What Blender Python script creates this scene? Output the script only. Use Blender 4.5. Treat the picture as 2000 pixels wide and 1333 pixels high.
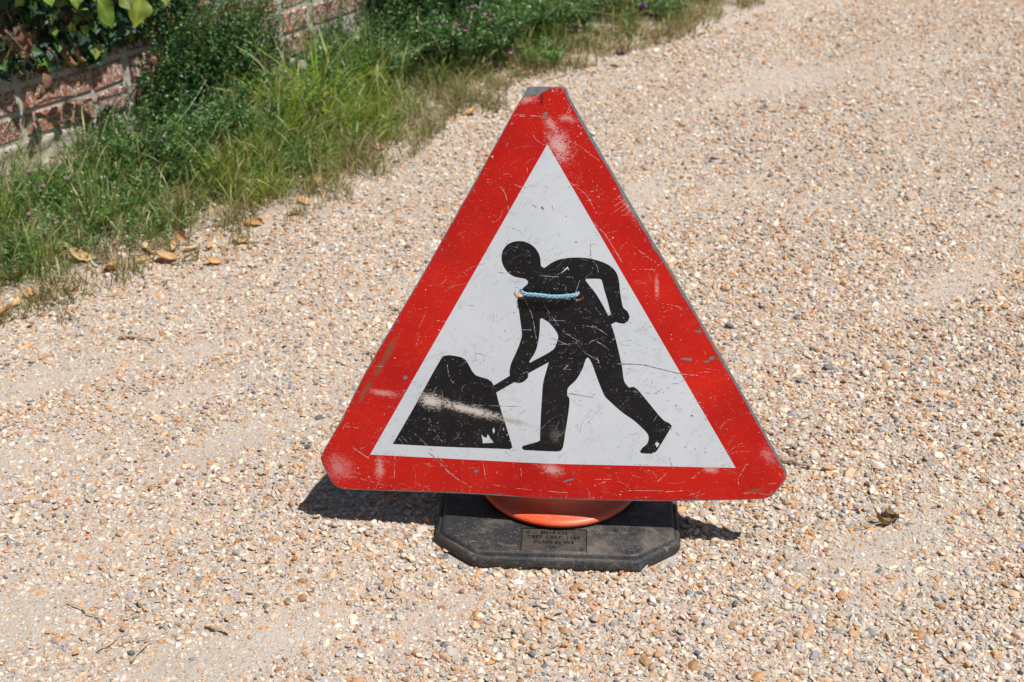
import bpy, bmesh, math, random
import numpy as np
from mathutils import Vector, Matrix, noise
from mathutils.geometry import delaunay_2d_cdt
R=math.radians
rng=np.random.default_rng(7); random.seed(7)
for o in list(bpy.data.objects): bpy.data.objects.remove(o)
scn=bpy.context.scene; C=scn.collection

# ---------------------------------------------------------------- camera, light, exposure
CH=1.55
cam=bpy.data.objects.new('camera',bpy.data.cameras.new('camera')); C.objects.link(cam); scn.camera=cam
cam.location=(0,0,CH); cam.rotation_euler=(R(60),0,0)
cam.data.lens=50; cam.data.sensor_width=36; cam.data.clip_start=.05; cam.data.clip_end=500
cam.data.dof.use_dof=True; cam.data.dof.focus_distance=2.34; cam.data.dof.aperture_fstop=6.3
SUN=Vector((.40,-.27,1.0)).normalized()
sl=bpy.data.lights.new('sun','SUN'); sl.energy=5.0; sl.angle=R(.53); sl.color=(1,.972,.935)
so=bpy.data.objects.new('sun',sl); C.objects.link(so); so.location=(4,-3,10)
so.rotation_euler=SUN.to_track_quat('Z','Y').to_euler()
world=bpy.data.worlds.new('World'); scn.world=world; world.use_nodes=True
wn=world.node_tree.nodes; bg=wn['Background']; sky=wn.new('ShaderNodeTexSky'); sky.sky_type='NISHITA'; sky.sun_disc=False
sky.sun_elevation=math.asin(SUN.z); sky.sun_rotation=math.atan2(SUN.x,SUN.y)
world.node_tree.links.new(sky.outputs[0],bg.inputs[0]); bg.inputs[1].default_value=.05
scn.view_settings.view_transform='Standard'; scn.view_settings.look='None'
scn.view_settings.exposure=0.17; scn.view_settings.gamma=1
scn.cycles.max_bounces=8

# ---------------------------------------------------------------- helpers
def G(px,py,z=0.):
    """point on the plane at height z seen at a pixel of the 2000x1333 photograph"""
    x=(px-1000)/2777.8; v=-(py-666.5)/2777.8
    c,s=math.cos(R(30)),math.sin(R(30)); D=Vector((x,c+v*s,v*c-s))
    t=(z-CH)/D.z; return Vector((D.x*t,D.y*t,z))
WP=np.array([-1.364,3.54]); WD=np.array([.670,.742]); WN=np.array([.742,-.670])
def W(t,s,z=0.):
    """point t along the wall, s in front of its face"""
    p=WP+WD*t+WN*s; return Vector((p[0],p[1],z))
def ts(p):
    q=np.array([p[0],p[1]])-WP; return float(q@WD),float(q@WN)
_b=sorted(ts(G(*q)) for q in ((0,615),(300,515),(470,450),(650,375),(780,290),(900,195),(1000,150),(1100,135),(1300,70),(1450,5)))
BT=[-2.]+[a for a,_ in _b]+[4.]; BS=[_b[0][1]]+[b for _,b in _b]+[_b[-1][1]]
def vb(t): return np.interp(t,BT,BS)
def tag(o,label=None,cat=None,group=None,kind=None):
    if label:o['label']=label
    if cat:o['category']=cat
    if group:o['group']=group
    if kind:o['kind']=kind
    return o
def empty(name,loc=(0,0,0)):
    o=bpy.data.objects.new(name,None); C.objects.link(o); o.location=loc; o.empty_display_size=.05; return o
def mk(name,V,F,mat,parent=None,col=None,smooth=False,midx=None):
    me=bpy.data.meshes.new(name)
    me.from_pydata(np.asarray(V,float).tolist(),[],F.tolist() if isinstance(F,np.ndarray) else F)
    for m in (mat if isinstance(mat,(list,tuple)) else [mat]): me.materials.append(m)
    if smooth: me.polygons.foreach_set('use_smooth',[True]*len(me.polygons))
    if midx is not None: me.polygons.foreach_set('material_index',midx)
    if col is not None:
        a=me.attributes.new('Col','FLOAT_COLOR','POINT'); c=np.ones((len(me.vertices),4)); c[:,:3]=col
        a.data.foreach_set('color',c.ravel())
    me.update(); o=bpy.data.objects.new(name,me); C.objects.link(o)
    if parent is not None: o.parent=parent
    return o
class MB:
    def __init__(s): s.V=[];s.F=[];s.c=[];s.n=0;s.m=[]
    def add(s,V,F,col=None,m=0):
        V=np.asarray(V,float); s.V.append(V); s.F+= [[i+s.n for i in f] for f in F]; s.m+=[m]*len(F)
        if col is not None: s.c.append(np.broadcast_to(np.asarray(col,float),(len(V),3)))
        s.n+=len(V)
    def build(s,name,mat,parent=None,smooth=False):
        return mk(name,np.concatenate(s.V),s.F,mat,parent,np.concatenate(s.c) if s.c else None,smooth,s.m)
def tube(path,rad,n=6,caps=True):
    P=np.asarray(path,float);k=len(P);rad=np.broadcast_to(rad,(k,)); V=[];F=[]
    T=np.gradient(P,axis=0); T/=np.linalg.norm(T,axis=1)[:,None]+1e-12
    ref=np.array([0,0,1.]) if abs(T[0][2])<.8 else np.array([1.,0,0])
    u=np.cross(T[0],ref);u/=np.linalg.norm(u)
    for i in range(k):
        u=u-T[i]*(u@T[i]);u/=np.linalg.norm(u)+1e-12;w=np.cross(T[i],u)
        for j in range(n):
            a=2*math.pi*j/n;V.append(P[i]+rad[i]*(math.cos(a)*u+math.sin(a)*w))
    for i in range(k-1):
        for j in range(n): F.append([i*n+j,i*n+(j+1)%n,(i+1)*n+(j+1)%n,(i+1)*n+j])
    if caps: F.append(list(range(n))[::-1]);F.append([(k-1)*n+j for j in range(n)])
    return np.array(V),F
def spline(P,m=12,closed=False):
    P=np.asarray(P,float);k=len(P);out=[]
    for i in range(k if closed else k-1):
        g=lambda j:P[j%k] if closed else P[min(max(j,0),k-1)]
        a,b,c,d=g(i-1),g(i),g(i+1),g(i+2)
        for q in range(m):
            t=q/m;out.append(.5*((2*b)+(c-a)*t+(2*a-5*b+4*c-d)*t*t+(3*b-a-3*c+d)*t**3))
    if not closed: out.append(P[-1])
    return np.array(out)

# ---------------------------------------------------------------- materials
class NT:
    def __init__(s,name):
        s.mat=bpy.data.materials.new(name); s.mat.use_nodes=True; s.t=s.mat.node_tree; s.b=s.t.nodes['Principled BSDF']; s.out=s.t.nodes['Material Output']
    def n(s,typ,**kw):
        x=s.t.nodes.new('ShaderNode'+typ)
        for k,v in kw.items(): setattr(x,k,v)
        return x
    def l(s,a,b): s.t.links.new(a,b)
    def set(s,sock,v):
        if hasattr(v,'is_linked') or hasattr(v,'node'): s.l(v,sock)
        else: sock.default_value=v
    def math(s,op,a,b=0.,clamp=False):
        x=s.n('Math',operation=op,use_clamp=clamp); s.set(x.inputs[0],a); s.set(x.inputs[1],b); return x.outputs[0]
    def noise(s,scale,detail=4,rough=.55,vec=None,dist=0.):
        x=s.n('TexNoise'); x.inputs['Scale'].default_value=scale; x.inputs['Detail'].default_value=detail; x.inputs['Roughness'].default_value=rough; x.inputs['Distortion'].default_value=dist
        if vec is not None: s.l(vec,x.inputs['Vector'])
        return x.outputs[0]
    def ramp(s,v,a,b,c0=0.,c1=1.):
        x=s.n('MapRange',clamp=True); s.set(x.inputs[0],v); x.inputs[1].default_value=a; x.inputs[2].default_value=b; x.inputs[3].default_value=c0; x.inputs[4].default_value=c1; return x.outputs[0]
    def mix(s,f,a,b,mode='MIX'):
        x=s.n('Mix',data_type='RGBA',blend_type=mode); s.set(x.inputs[0],f); s.set(x.inputs[6],col4(a)); s.set(x.inputs[7],col4(b)); return x.outputs[2]
    def obj(s): return s.n('TexCoord').outputs['Object']
    def mapping(s,vec,loc=(0,0,0),rot=(0,0,0),sc=(1,1,1),typ='POINT'):
        x=s.n('Mapping',vector_type=typ); s.l(vec,x.inputs[0]); x.inputs[1].default_value=loc; x.inputs[2].default_value=rot; x.inputs[3].default_value=sc; return x.outputs[0]
    def bump(s,h,strength,dist):
        x=s.n('Bump'); x.inputs['Strength'].default_value=strength; x.inputs['Distance'].default_value=dist; s.l(h,x.inputs['Height']); s.l(x.outputs[0],s.b.inputs['Normal'])
    def base(s,c,rough=.6,spec=.5,metal=0.):
        s.set(s.b.inputs['Base Color'],col4(c)); s.set(s.b.inputs['Roughness'],rough); s.b.inputs['Specular IOR Level'].default_value=spec; s.b.inputs['Metallic'].default_value=metal
def col4(c): return (*c,1.) if isinstance(c,tuple) and len(c)==3 else c
def plain(name,c,rough=.6,spec=.4,metal=0.,var=.25,scale=60.,bump=0.):
    m=NT(name); v=m.obj(); f=m.noise(scale,5,.6,v)
    m.base(m.mix(m.ramp(f,.3,.7),tuple(x*(1-var) for x in c),tuple(min(1,x*(1+var)) for x in c)),rough,spec,metal)
    if bump: m.bump(f,.5,bump)
    return m.mat
def foliage(name,trans=.3,rough=.5,spec=.35):
    m=NT(name); a=m.n('Attribute',attribute_name='Col').outputs[0]
    m.base(a,rough,spec); tr=m.n('BsdfTranslucent'); tc=m.mix(1.,a,(1.25,1.3,.6),'MULTIPLY'); m.l(tc,tr.inputs[0])
    mx=m.n('MixShader'); mx.inputs[0].default_value=trans; m.l(m.b.outputs[0],mx.inputs[1]); m.l(tr.outputs[0],mx.inputs[2]); m.l(mx.outputs[0],m.out.inputs[0]); return m.mat
M={}
M['grass']=foliage('grass_blade',.42); M['leaf']=foliage('leaf',.22,.38,.5); M['ivy']=foliage('ivy_leaf',.15,.5,.4); M['dead']=foliage('dead_leaf',.2,.75,.2); M['petal']=foliage('petal',.4,.6,.2)
M['twig']=plain('twig_bark',(.30,.215,.15),.85,.2,var=.5,scale=90)
M['drystalk']=plain('dry_stalk',(.46,.34,.2),.8,.2,var=.4,scale=60)
M['metal']=plain('weathered_metal',(.19,.22,.235),.55,.5,.25,.25,120)
M['edge']=plain('plate_edge',(.24,.27,.28),.5,.5,.3,.3,90)

def sign_film(name,c,c2,dust,rough=.36,speck=None,smears=()):
    """printed sheeting: base colour, faint mottling, scuffs, and rubbed patches listed in plate coordinates"""
    m=NT(name); v=m.obj()
    big=m.noise(6,4,.6,v); fine=m.noise(220,3,.6,v); mid=m.noise(45,6,.7,v)
    k=m.mix(m.ramp(big,.35,.7),c,c2)
    k=m.mix(m.ramp(mid,.56,.85,0,dust[1]),k,dust[0])
    hs=m.mapping(v,rot=(0,0,.2),sc=(25,260,1)); sc=m.noise(1,4,.7,hs)
    k=m.mix(m.ramp(sc,.66,.8,0,dust[1]*1.3),k,dust[0])
    hs=m.mapping(v,rot=(0,0,-.9),sc=(20,300,1)); sc=m.noise(1,3,.6,hs)
    k=m.mix(m.ramp(sc,.68,.8,0,dust[1]),k,dust[0])
    if speck is not None: k=m.mix(m.ramp(m.noise(400,2,.5,v),.70,.74,0,speck[1]),k,speck[0])
    gr=m.noise(520,2,.6,v); brush=m.noise(1,5,.75,m.mapping(v,rot=(0,0,.35),sc=(160,380,1)))
    patch=m.noise(70,4,.7,v)
    gate=m.math('ADD',m.math('ADD',m.math('MULTIPLY',gr,.35),m.math('MULTIPLY',brush,.65)),m.math('MULTIPLY',patch,.34))
    for (x,y,L,r,a,col,st) in smears:
        q=m.mapping(v,loc=(x,y,0),rot=(0,0,a),sc=(L,r,1),typ='TEXTURE')
        ln=m.n('VectorMath',operation='LENGTH'); m.l(q,ln.inputs[0]); d=m.math('SUBTRACT',1.35,ln.outputs['Value'])
        msk=m.math('MULTIPLY',m.ramp(d,0,1.1),m.ramp(m.math('ADD',gate,m.math('MULTIPLY',m.ramp(d,0,1.3),.22)),.74,.83),True)
        k=m.mix(m.math('MULTIPLY',msk,st),k,col)
    m.base(k,m.ramp(mid,.3,.8,rough,rough+.22),.22)
    m.bump(fine,.06,.0005)
    return m.mat
DUSTC=(.52,.45,.37)
CR={'d':(.10,.015,.012),'w':(.72,.50,.47),'b':(.16,.10,.05)}
CK={'d':(.66,.60,.52),'w':(.5,.47,.45),'b':(.16,.10,.05)}
CW={'d':(.30,.26,.20),'w':(.8,.8,.8),'b':(.3,.22,.12)}

# outlines on the sign face, metres in plate coordinates
SYMBOL=[[-.2707,-.161],[-.2507,-.1269],[-.222,-.0763],[-.2007,-.0372],[-.1797,-.0003],[-.1756,.0036],[-.1681,.0052],[-.147,.0025],[-.1405,-.0007],[-.1358,-.0067],[-.1281,-.0225],[-.123,-.0285],[-.1153,-.0317],[-.1023,-.0353],[-.0959,-.0396],[-.0921,-.0463],[-.0648,-.0281],[-.065,-.0192],[-.0622,-.0065],[-.0511,.0193],[-.0437,.0415],[-.0436,.0515],[-.0467,.0798],[-.0491,.1095],[-.0409,.1252],[-.0333,.1323],[-.0316,.1369],[-.035,.1407],[-.0398,.1422],[-.0508,.1439],[-.0602,.1479],[-.0673,.1549],[-.0726,.1639],[-.0749,.1742],[-.0737,.1856],[-.0688,.1944],[-.0609,.2013],[-.0498,.2048],[-.0404,.205],[-.0311,.2023],[-.0218,.1964],[-.0156,.1885],[-.0117,.1789],[-.0108,.1693],[-.0103,.1635],[-.0049,.1607],[.006,.1689],[.017,.1745],[.031,.1778],[.0496,.1789],[.065,.178],[.0805,.1745],[.096,.1685],[.1069,.1605],[.1131,.1509],[.1163,.1379],[.118,.1217],[.1207,.1053],[.1236,.0939],[.1302,.0883],[.134,.0791],[.1316,.0719],[.1248,.0668],[.1169,.0677],[.1116,.0697],[.1038,.0656],[.1092,.049],[.1157,.0224],[.1223,-.0079],[.1263,-.034],[.1338,-.0448],[.1417,-.0433],[.1481,-.0477],[.1675,-.0721],[.1919,-.1021],[.2026,-.1081],[.2065,-.1129],[.1972,-.1305],[.1848,-.1535],[.1801,-.1606],[.1737,-.1636],[.156,-.1635],[.1537,-.1601],[.1575,-.1533],[.1648,-.1468],[.1679,-.138],[.1668,-.1293],[.1602,-.1207],[.1424,-.1036],[.123,-.0893],[.1037,-.0713],[.0941,-.0611],[.0908,-.0543],[.0812,-.0288],[.0732,-.0051],[.0684,.005],[.0655,.0076],[.0627,.0049],[.0573,-.0121],[.0461,-.0327],[.0326,-.0476],[.0316,-.0603],[.0351,-.0654],[.0338,-.0879],[.0282,-.1264],[.0238,-.1553],[.0205,-.1611],[.015,-.1629],[-.0128,-.1627],[-.0424,-.1623],[-.0466,-.1589],[-.0442,-.1545],[-.0323,-.1505],[-.0192,-.146],[-.0152,-.1434],[-.0139,-.1099],[-.0112,-.0681],[-.009,-.0405],[-.005,-.0232],[.001,-.0019],[-.0333,-.0225],[-.0341,-.0304],[-.0413,-.0376],[-.0504,-.041],[-.0569,-.0392],[-.0881,-.059],[-.0836,-.0796],[-.0744,-.1124],[-.0636,-.1526],[-.0627,-.1585],[-.0671,-.1619],[-.0853,-.1617],[-.1851,-.1622]]
GAP1=[[-.0127,.0725],[-.0105,.0749],[-.001,.0695],[.0084,.0597],[.0156,.0487],[.0171,.0434],[.0139,.0313],[.0091,.0208],[-.0305,-.0037],[-.0318,-.0024],[-.0207,.017],[-.0156,.0373],[-.0135,.0541]]
GAP2=[[.0616,.1411],[.0635,.1431],[.0853,.1429],[.0881,.141],[.0931,.1215],[.0979,.1051],[.1033,.0828],[.099,.0805],[.0901,.0985],[.0776,.1197],[.0682,.1317]]
INNER=[[.0016,.3637],[-.3114,-.1826],[-.0029,-.1857],[.3147,-.1872]]
OUTER=[[-.0249,.4537],[.027,.4536],[.0326,.4504],[.0373,.4361],[.1419,.2541],[.2228,.1182],[.3298,-.0674],[.3909,-.1773],[.3992,-.1902],[.4004,-.1987],[.3983,-.2082],[.3807,-.2342],[.3741,-.24],[.3622,-.2441],[.1985,-.2514],[.015,-.2515],[-.1542,-.2489],[-.358,-.2511],[-.3727,-.2489],[-.3814,-.2405],[-.3977,-.206],[-.4006,-.1944],[-.3983,-.1865],[-.3597,-.1195],[-.304,-.0162],[-.2116,.1371],[-.1133,.3065],[-.0429,.4287],[-.0355,.44],[-.0297,.4512]]
PEEL=[[-.0278,.4598],[.005,.4599],[.0049,.4527],[.0041,.4495],[-.0006,.4471],[-.0052,.4451],[-.0077,.443],[-.0109,.4406],[-.0142,.4386],[-.0166,.4418],[-.0199,.4408],[-.0231,.4405],[-.0289,.4388],[-.033,.4372],[-.0371,.4363],[-.0445,.4322],[-.0409,.4533]]
CHIPS=[[[-.0064,.4079],[-.0055,.4111],[.001,.4151],[.003,.4139],[.0007,.4086],[-.0031,.4074]],[[-.0646,.3624],[-.062,.3666],[-.0596,.3649],[-.0618,.3621]],[[-.0094,.2625],[-.0069,.2634],[-.0045,.2575],[-.0086,.2583]],[[.0072,.2636],[.0089,.2644],[.0094,.2602]],[[.0097,.2593],[.0117,.2593],[.011,.2568]],[[-.2461,-.0415],[-.247,-.0373],[-.2427,-.0328],[-.2387,-.0348],[-.2393,-.0391]],[[.2166,.0073],[.226,.0097],[.238,.0075],[.2355,.0041],[.223,.0047]],[[.2538,.0017],[.2637,.0062],[.2667,.0112],[.275,.013],[.273,.008],[.2668,.0045],[.2607,.0008]],[[.238,.0559],[.2482,.0577],[.2536,.0537],[.2468,.052]],[[.2792,.0097],[.2819,.0047],[.2787,.007]],[[.0215,-.219],[.0338,-.2134],[.0448,-.2116],[.0411,-.2152],[.0264,-.2195]],[[-.1318,-.2048],[-.1243,-.2017],[-.1213,-.2048],[-.1257,-.2085]],[[-.1426,-.2351],[-.1331,-.2332],[-.1352,-.2374]]]
WHITECHIPS=[[[-.1152,-.1364],[-.1118,-.1406],[-.1067,-.1426],[-.1045,-.1359],[-.0946,-.1508],[-.1131,-.1528]],[[-.0961,-.1279],[-.0936,-.1223],[-.0921,-.1299],[-.0942,-.1344]],[[-.0776,-.1223],[-.0757,-.127],[-.0781,-.1267]],[[.0215,.1512],[.0278,.1581],[.0328,.1639],[.0358,.1568],[.0321,.16],[.0271,.1555]],[[.1789,-.1448],[.1821,-.142],[.186,-.1454],[.1841,-.1493],[.1816,-.1525],[.1799,-.1483]]]
SCR=[[[.1143,-.0029],[.1539,-.0041],[.1823,-.0105],[.2203,-.0195],[.2487,-.0215]],[[-.0386,.1098],[-.0263,.0804],[-.0218,.0539],[-.0173,.0272]],[[.0557,.0635],[.0809,.0587],[.0998,.0456]],[[.0683,.0336],[.0778,.037],[.1031,.0205]],[[.073,.0636],[.0935,.0505]],[[.0116,.0713],[.029,.0712]],[[-.0426,.0539],[-.0186,.054]],[[-.0192,.148],[.0184,.146]],[[.0277,.1464],[.0417,.1455]],[[.1015,.0339],[.1108,.0424]],[[-.0055,.0975],[.0242,.0548],[.0525,.0351]],[[.0726,.2386],[.0927,.2181],[.1082,.1927],[.1238,.1655]],[[.081,.0085],[.0875,-.0134]],[[.0051,.0412],[.0494,.0216],[.0842,.0018]],[[-.2043,-.0932],[-.202,-.1213],[-.1815,-.156]],[[-.2344,-.1369],[-.2134,-.1574],[-.1827,-.1919]],[[-.1357,-.0039],[-.1306,.0048],[-.1143,.0098],[-.1047,.004]],[[-.1703,-.012],[-.1676,-.0325],[-.1598,-.0461]],[[-.277,.0289],[-.2559,.0601],[-.2425,.0673]],[[-.0651,.2291],[-.0464,.2231],[-.0403,.2184]],[[-.1297,-.0832],[-.0837,-.0831],[-.0478,-.0827]],[[.1362,.1591],[.1578,.1599],[.1763,.1587]],[[.1866,.1026],[.2022,.0995],[.2208,.0948]],[[-.2549,-.1449],[-.2436,-.1569]],[[-.2617,-.1469],[-.2521,-.1591]],[[-.1856,.0656],[-.1694,.0644]],[[.0871,.082],[.0776,.0951]],[[.0333,-.0568],[.0749,-.0631]],[[.2001,-.113],[.2196,-.1301]],[[-.0522,.411],[.0042,.4066]],[[-.0514,.4086],[-.0317,.4071]],[[.0391,.4284],[.0302,.4065]],[[.0432,.4276],[.035,.4098]],[[.0341,.3689],[.0528,.3607],[.0675,.3491],[.0855,.3359]],[[-.0205,.3835],[-.0174,.372],[-.0027,.3623]],[[-.0775,.2978],[-.0668,.2827],[-.0615,.2556]],[[-.0041,.3837],[.0007,.3755],[.0105,.3689]],[[.038,.3024],[.061,.284],[.0742,.2621],[.0792,.2502]],[[.1218,.2858],[.1087,.274]],[[.1251,.2757],[.1072,.2639]],[[.1285,.2707],[.1072,.2537]],[[.1318,.2656],[.1187,.2554]],[[.1351,.2606],[.1254,.2504]],[[.0692,.2874],[.0807,.2899]],[[.033,.2924],[.0413,.2983],[.0528,.2974]],[[-.0982,.3059],[-.0915,.306]],[[.0446,.3491],[.0512,.3574]],[[.048,.4032],[.0553,.4032]],[[-.0252,.2665],[-.0136,.2599],[-.0037,.2541]],[[-.1866,-.1939],[-.1721,-.2121],[-.1425,-.231]],[[-.2094,-.199],[-.1993,-.199]],[[-.0032,-.2369],[.0165,-.2385],[.0312,-.2388]],[[.0655,-.2294],[.0717,-.2536]],[[.1217,-.235],[.1461,-.2326],[.1946,-.2321]],[[-.0999,-.2289],[-.0626,-.2339],[-.0131,-.2368]],[[-.1139,-.1851],[-.1097,-.2199]],[[.2384,-.2393],[.2576,-.2322]],[[.1799,-.219],[.1989,-.2]],[[.0777,-.2131],[.1069,-.2125]],[[.1555,-.2089],[.1409,-.2038]],[[.1981,-.2336],[.213,-.2325],[.2309,-.2304]],[[.2476,-.2416],[.2653,-.2355]],[[.3276,-.2342],[.3438,-.233],[.3735,-.2357]],[[.3726,-.2152],[.3903,-.214]],[[.3343,-.1753],[.3247,-.1966],[.3193,-.2081],[.322,-.2228]],[[.2422,-.208],[.2552,-.1947]],[[.2999,-.1597],[.317,-.1449],[.3286,-.1415]],[[-.3405,-.1716],[-.3132,-.1903]],[[-.2675,-.1816],[-.2702,-.2235]],[[-.3491,-.2138],[-.3274,-.2212]],[[-.3154,-.2324],[-.2952,-.2382],[-.2733,-.2405]],[[-.3559,-.2225],[-.3185,-.2325]],[[-.3071,-.1926],[-.2759,-.1953]],[[-.2083,-.1739],[-.1978,-.1834],[-.1769,-.2057],[-.1543,-.2263]],[[-.189,-.1979],[-.172,-.1975]],[[-.3539,-.1308],[-.3291,-.1339]],[[-.3436,-.2287],[-.3561,-.2259]]]
SMEAR=[[-.2004,-.0783,.0269,.0169,-.2062,"d",.9],[-.1365,-.0916,.0852,.011,-.2367,"d",.9],[-.0624,-.1091,.0447,.0085,-.2335,"d",.5],[.0202,.3612,.0351,.0212,-1.1988,"w",.75],[.0348,.4041,.0163,.0076,-.2004,"w",.55],[.0067,.3953,.0195,.0102,-.9103,"w",.5],[-.3685,-.2085,.0306,.0288,-1.0587,"w",.32],[-.2954,-.208,.0296,.0102,-1.6804,"w",.5],[-.2798,-.0673,.0339,.0076,-.1278,"w",.5],[.0049,-.1969,.0243,.0136,-.2586,"w",.6],[.2729,-.1908,.0174,.0093,-.1443,"w",.55],[.1772,.1291,.0244,.0051,-1.5199,"w",.5],[-.2768,-.0042,.0639,.0076,1.0563,"b",.8],[-.3154,-.0659,.0441,.0068,1.0387,"b",.6],[.0114,-.1325,.0188,.0136,-1.531,"d",.12],[.3513,-.2281,.0232,.0042,.1439,"b",.8],[.3674,-.1636,.0229,.0136,-.939,"w",.3],[-.0291,.4336,.0243,.0076,.1059,"w",.5],[.1336,.2666,.0367,.0119,-1.1488,"w",.45]]
HOLES=[[-.0459,.1168],[.0505,.1146]]
def sms(cm,keep): return [(x,y,L,r,a,cm[k],st) for (x,y,L,r,a,k,st) in SMEAR if k in keep]
M['red']=sign_film('red_sheeting',(.44,.007,.005),(.62,.016,.006),((.55,.20,.15),.13),.34,((.7,.4,.34),.6),sms(CR,'wb'))
M['white']=sign_film('white_sheeting',(.565,.605,.65),(.64,.67,.70),((.33,.26,.17),.60),.36,((.2,.17,.13),.55),sms(CW,'dw')[:8])
M['black']=sign_film('black_sheeting',(.007,.0065,.008),(.012,.011,.013),((.22,.20,.18),.22),.30,((.55,.52,.48),.7),sms(CK,'d'))
M['scr_light']=plain('scratch_pale',(.62,.42,.36),.6,.3,var=.4,scale=200)
M['scr_white']=plain('scratch_white',(.42,.41,.40),.6,.3,var=.5,scale=200)
M['scr_dark']=plain('scratch_dirty',(.17,.145,.11),.7,.3,var=.4,scale=200)
M['chip']=plain('bare_metal_chip',(.16,.17,.17),.55,.5,.1,.3,300)
M['rope']=plain('blue_rope',(.22,.40,.52),.7,.2,var=.3,scale=400,bump=.0004)

# ---------------------------------------------------------------- ground
def fbm(x,y,s,seed=0.,oct=3):
    return noise.fractal(Vector((x*s+seed,y*s-seed,seed)),1.,2.,oct,noise_basis='PERLIN_ORIGINAL')
def road(x,y):  # coordinates along/across the drive
    return x*.67+y*.742, x*.742-y*.67
PATCH=[((430,868),.17,.05),((345,775),.2,.06),((370,690),.14,.05),((40,905),.22,.08),((280,1045),.2,.05),((60,1195),.2,.09),((1430,372),.34,.12),((1590,390),.2,.07),((1250,378),.17,.08),((1640,1090),.16,.06),((1590,150),.4,.14),
 ((110,745),.2,.05),((500,1250),.25,.07),((1850,560),.25,.08),((780,560),.12,.05),((1200,160),.35,.12),((1500,10),.5,.2),((880,1200),.12,.04),((1480,690),.15,.05)]
PATCH=[(G(*a),b,c) for a,b,c in PATCH]
def sandy(x,y):
    u,v=road(x,y); f=.5+.9*noise.fractal(Vector((u*1.1,v*3.2,3.)),1.,2.,3,noise_basis='PERLIN_ORIGINAL')-.06
    d=0.
    for p,a,b in PATCH:
        dx,dy=x-p.x,y-p.y; uu=dx*.85+dy*.5; vv=-dx*.5+dy*.85
        d=max(d,math.exp(-((uu/a)**2+(vv/b)**2)))
    f=(f-.5)*.35+.30+.34*d+(.07 if x<-.1 else 0.)*min(1,(-x-.1)*3)
    s1=ts((x,y))
    e=s1[1]-vb(s1[0])
    if s1[1]>0 and e<.2: f=max(f,.52*min(1,(.2-e)/.18))
    return f
def gh(x,y):
    u,v=road(x,y)
    h=.010*fbm(u,v,.9,1.)+.004*fbm(x,y,5,4.)+.0012*fbm(x,y,30,9.)
    t,s=ts((x,y))
    if s<vb(t)+.1: h+=.03*min(1,max(0,(vb(t)+.1-s)/.3))*(.7+.6*fbm(x,y,3,2.))
    r=math.hypot(x-.0865,y-2.118); k=min(1,max(0,(r-.30)/.2)); h*=k if r<.6 else 1
    return h
def axis(lo,hi,st,far):
    a=np.arange(lo,hi,st); g=[];d=st
    while (g[-1] if g else 0)<far: g.append((g[-1] if g else 0)+d); d*=1.5
    g=np.array(g); return np.concatenate([lo-g[::-1],a,a[-1]+g])
xs=axis(-2.2,2.8,.022,150); ys=axis(1.2,6.6,.022,150)
nx,ny=len(xs),len(ys)
GV=np.empty((ny,nx,3)); GC=np.zeros((ny,nx,3))
for j,y in enumerate(ys):
    for i,x in enumerate(xs):
        near=-2.3<x<2.9 and 1.1<y<6.7
        z=gh(x,y) if near else 0.
        t,s=ts((x,y)); e=vb(t)-s
        ver=min(1,max(0,(e+.02)/.12)) if -2<t<4.5 and s>-.5 else 0.
        GV[j,i]=(x,y,z); GC[j,i]=(ver,sandy(x,y) if near else .5,0)
idx=np.arange(nx*ny).reshape(ny,nx)
GF=np.stack([idx[:-1,:-1],idx[:-1,1:],idx[1:,1:],idx[1:,:-1]],-1).reshape(-1,4)
m=NT('sandy_ground'); v=m.obj(); at=m.n('Attribute',attribute_name='Col'); sp=m.n('SeparateColor'); m.l(at.outputs[0],sp.inputs[0])
n1=m.noise(3.2,5,.6,v); n2=m.noise(160,5,.7,v); n3=m.noise(26,5,.65,v)
k=m.mix(m.ramp(n1,.3,.7),(.385,.345,.30),(.46,.42,.37)); k=m.mix(m.ramp(n2,.35,.7,0,.55),k,(.36,.28,.21)); k=m.mix(m.ramp(n3,.5,.8,0,.4),k,(.55,.50,.45))
def voro(scale,seedc):
    vo=m.n('TexVoronoi'); vo.inputs['Scale'].default_value=scale; m.l(v,vo.inputs['Vector']); return vo
vo=voro(190,0); cr=m.n('ValToRGB'); cr.color_ramp.interpolation='CONSTANT'; hs=m.n('SeparateColor'); m.l(vo.outputs['Color'],hs.inputs[0]); m.l(hs.outputs[0],cr.inputs[0])
E_=cr.color_ramp.elements; E_[0].color=(.55,.40,.28,1); E_[1].position=.25; E_[1].color=(.66,.60,.52,1)
for p,c in ((.45,(.50,.27,.14,1)),(.6,(.44,.40,.36,1)),(.75,(.62,.45,.32,1)),(.9,(.30,.29,.29,1))):
    e=E_.new(p); e.color=c
grain=m.math('MULTIPLY',m.ramp(vo.outputs['Distance'],.5,.25),m.ramp(hs.outputs[1],.25,.4))
grain=m.math('MULTIPLY',grain,m.ramp(sp.outputs[1],.95,.45,.6,.95))
k=m.mix(grain,k,cr.outputs[0])
soil=m.mix(m.ramp(n3,.3,.7),(.15,.115,.08),(.36,.29,.215)); k=m.mix(m.math('MULTIPLY',sp.outputs[0],m.ramp(m.noise(14,4,.6,v),.25,.55,.45,1.)),k,soil)
m.base(k,.95,.15)
m.bump(m.math('ADD',m.math('ADD',m.math('MULTIPLY',n2,.5),m.math('MULTIPLY',grain,.5)),m.math('MULTIPLY',n3,.6)),.8,.004)
tag(mk('ground',GV.reshape(-1,3),GF,m.mat,None,GC.reshape(-1,3),True),kind='structure')

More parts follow.
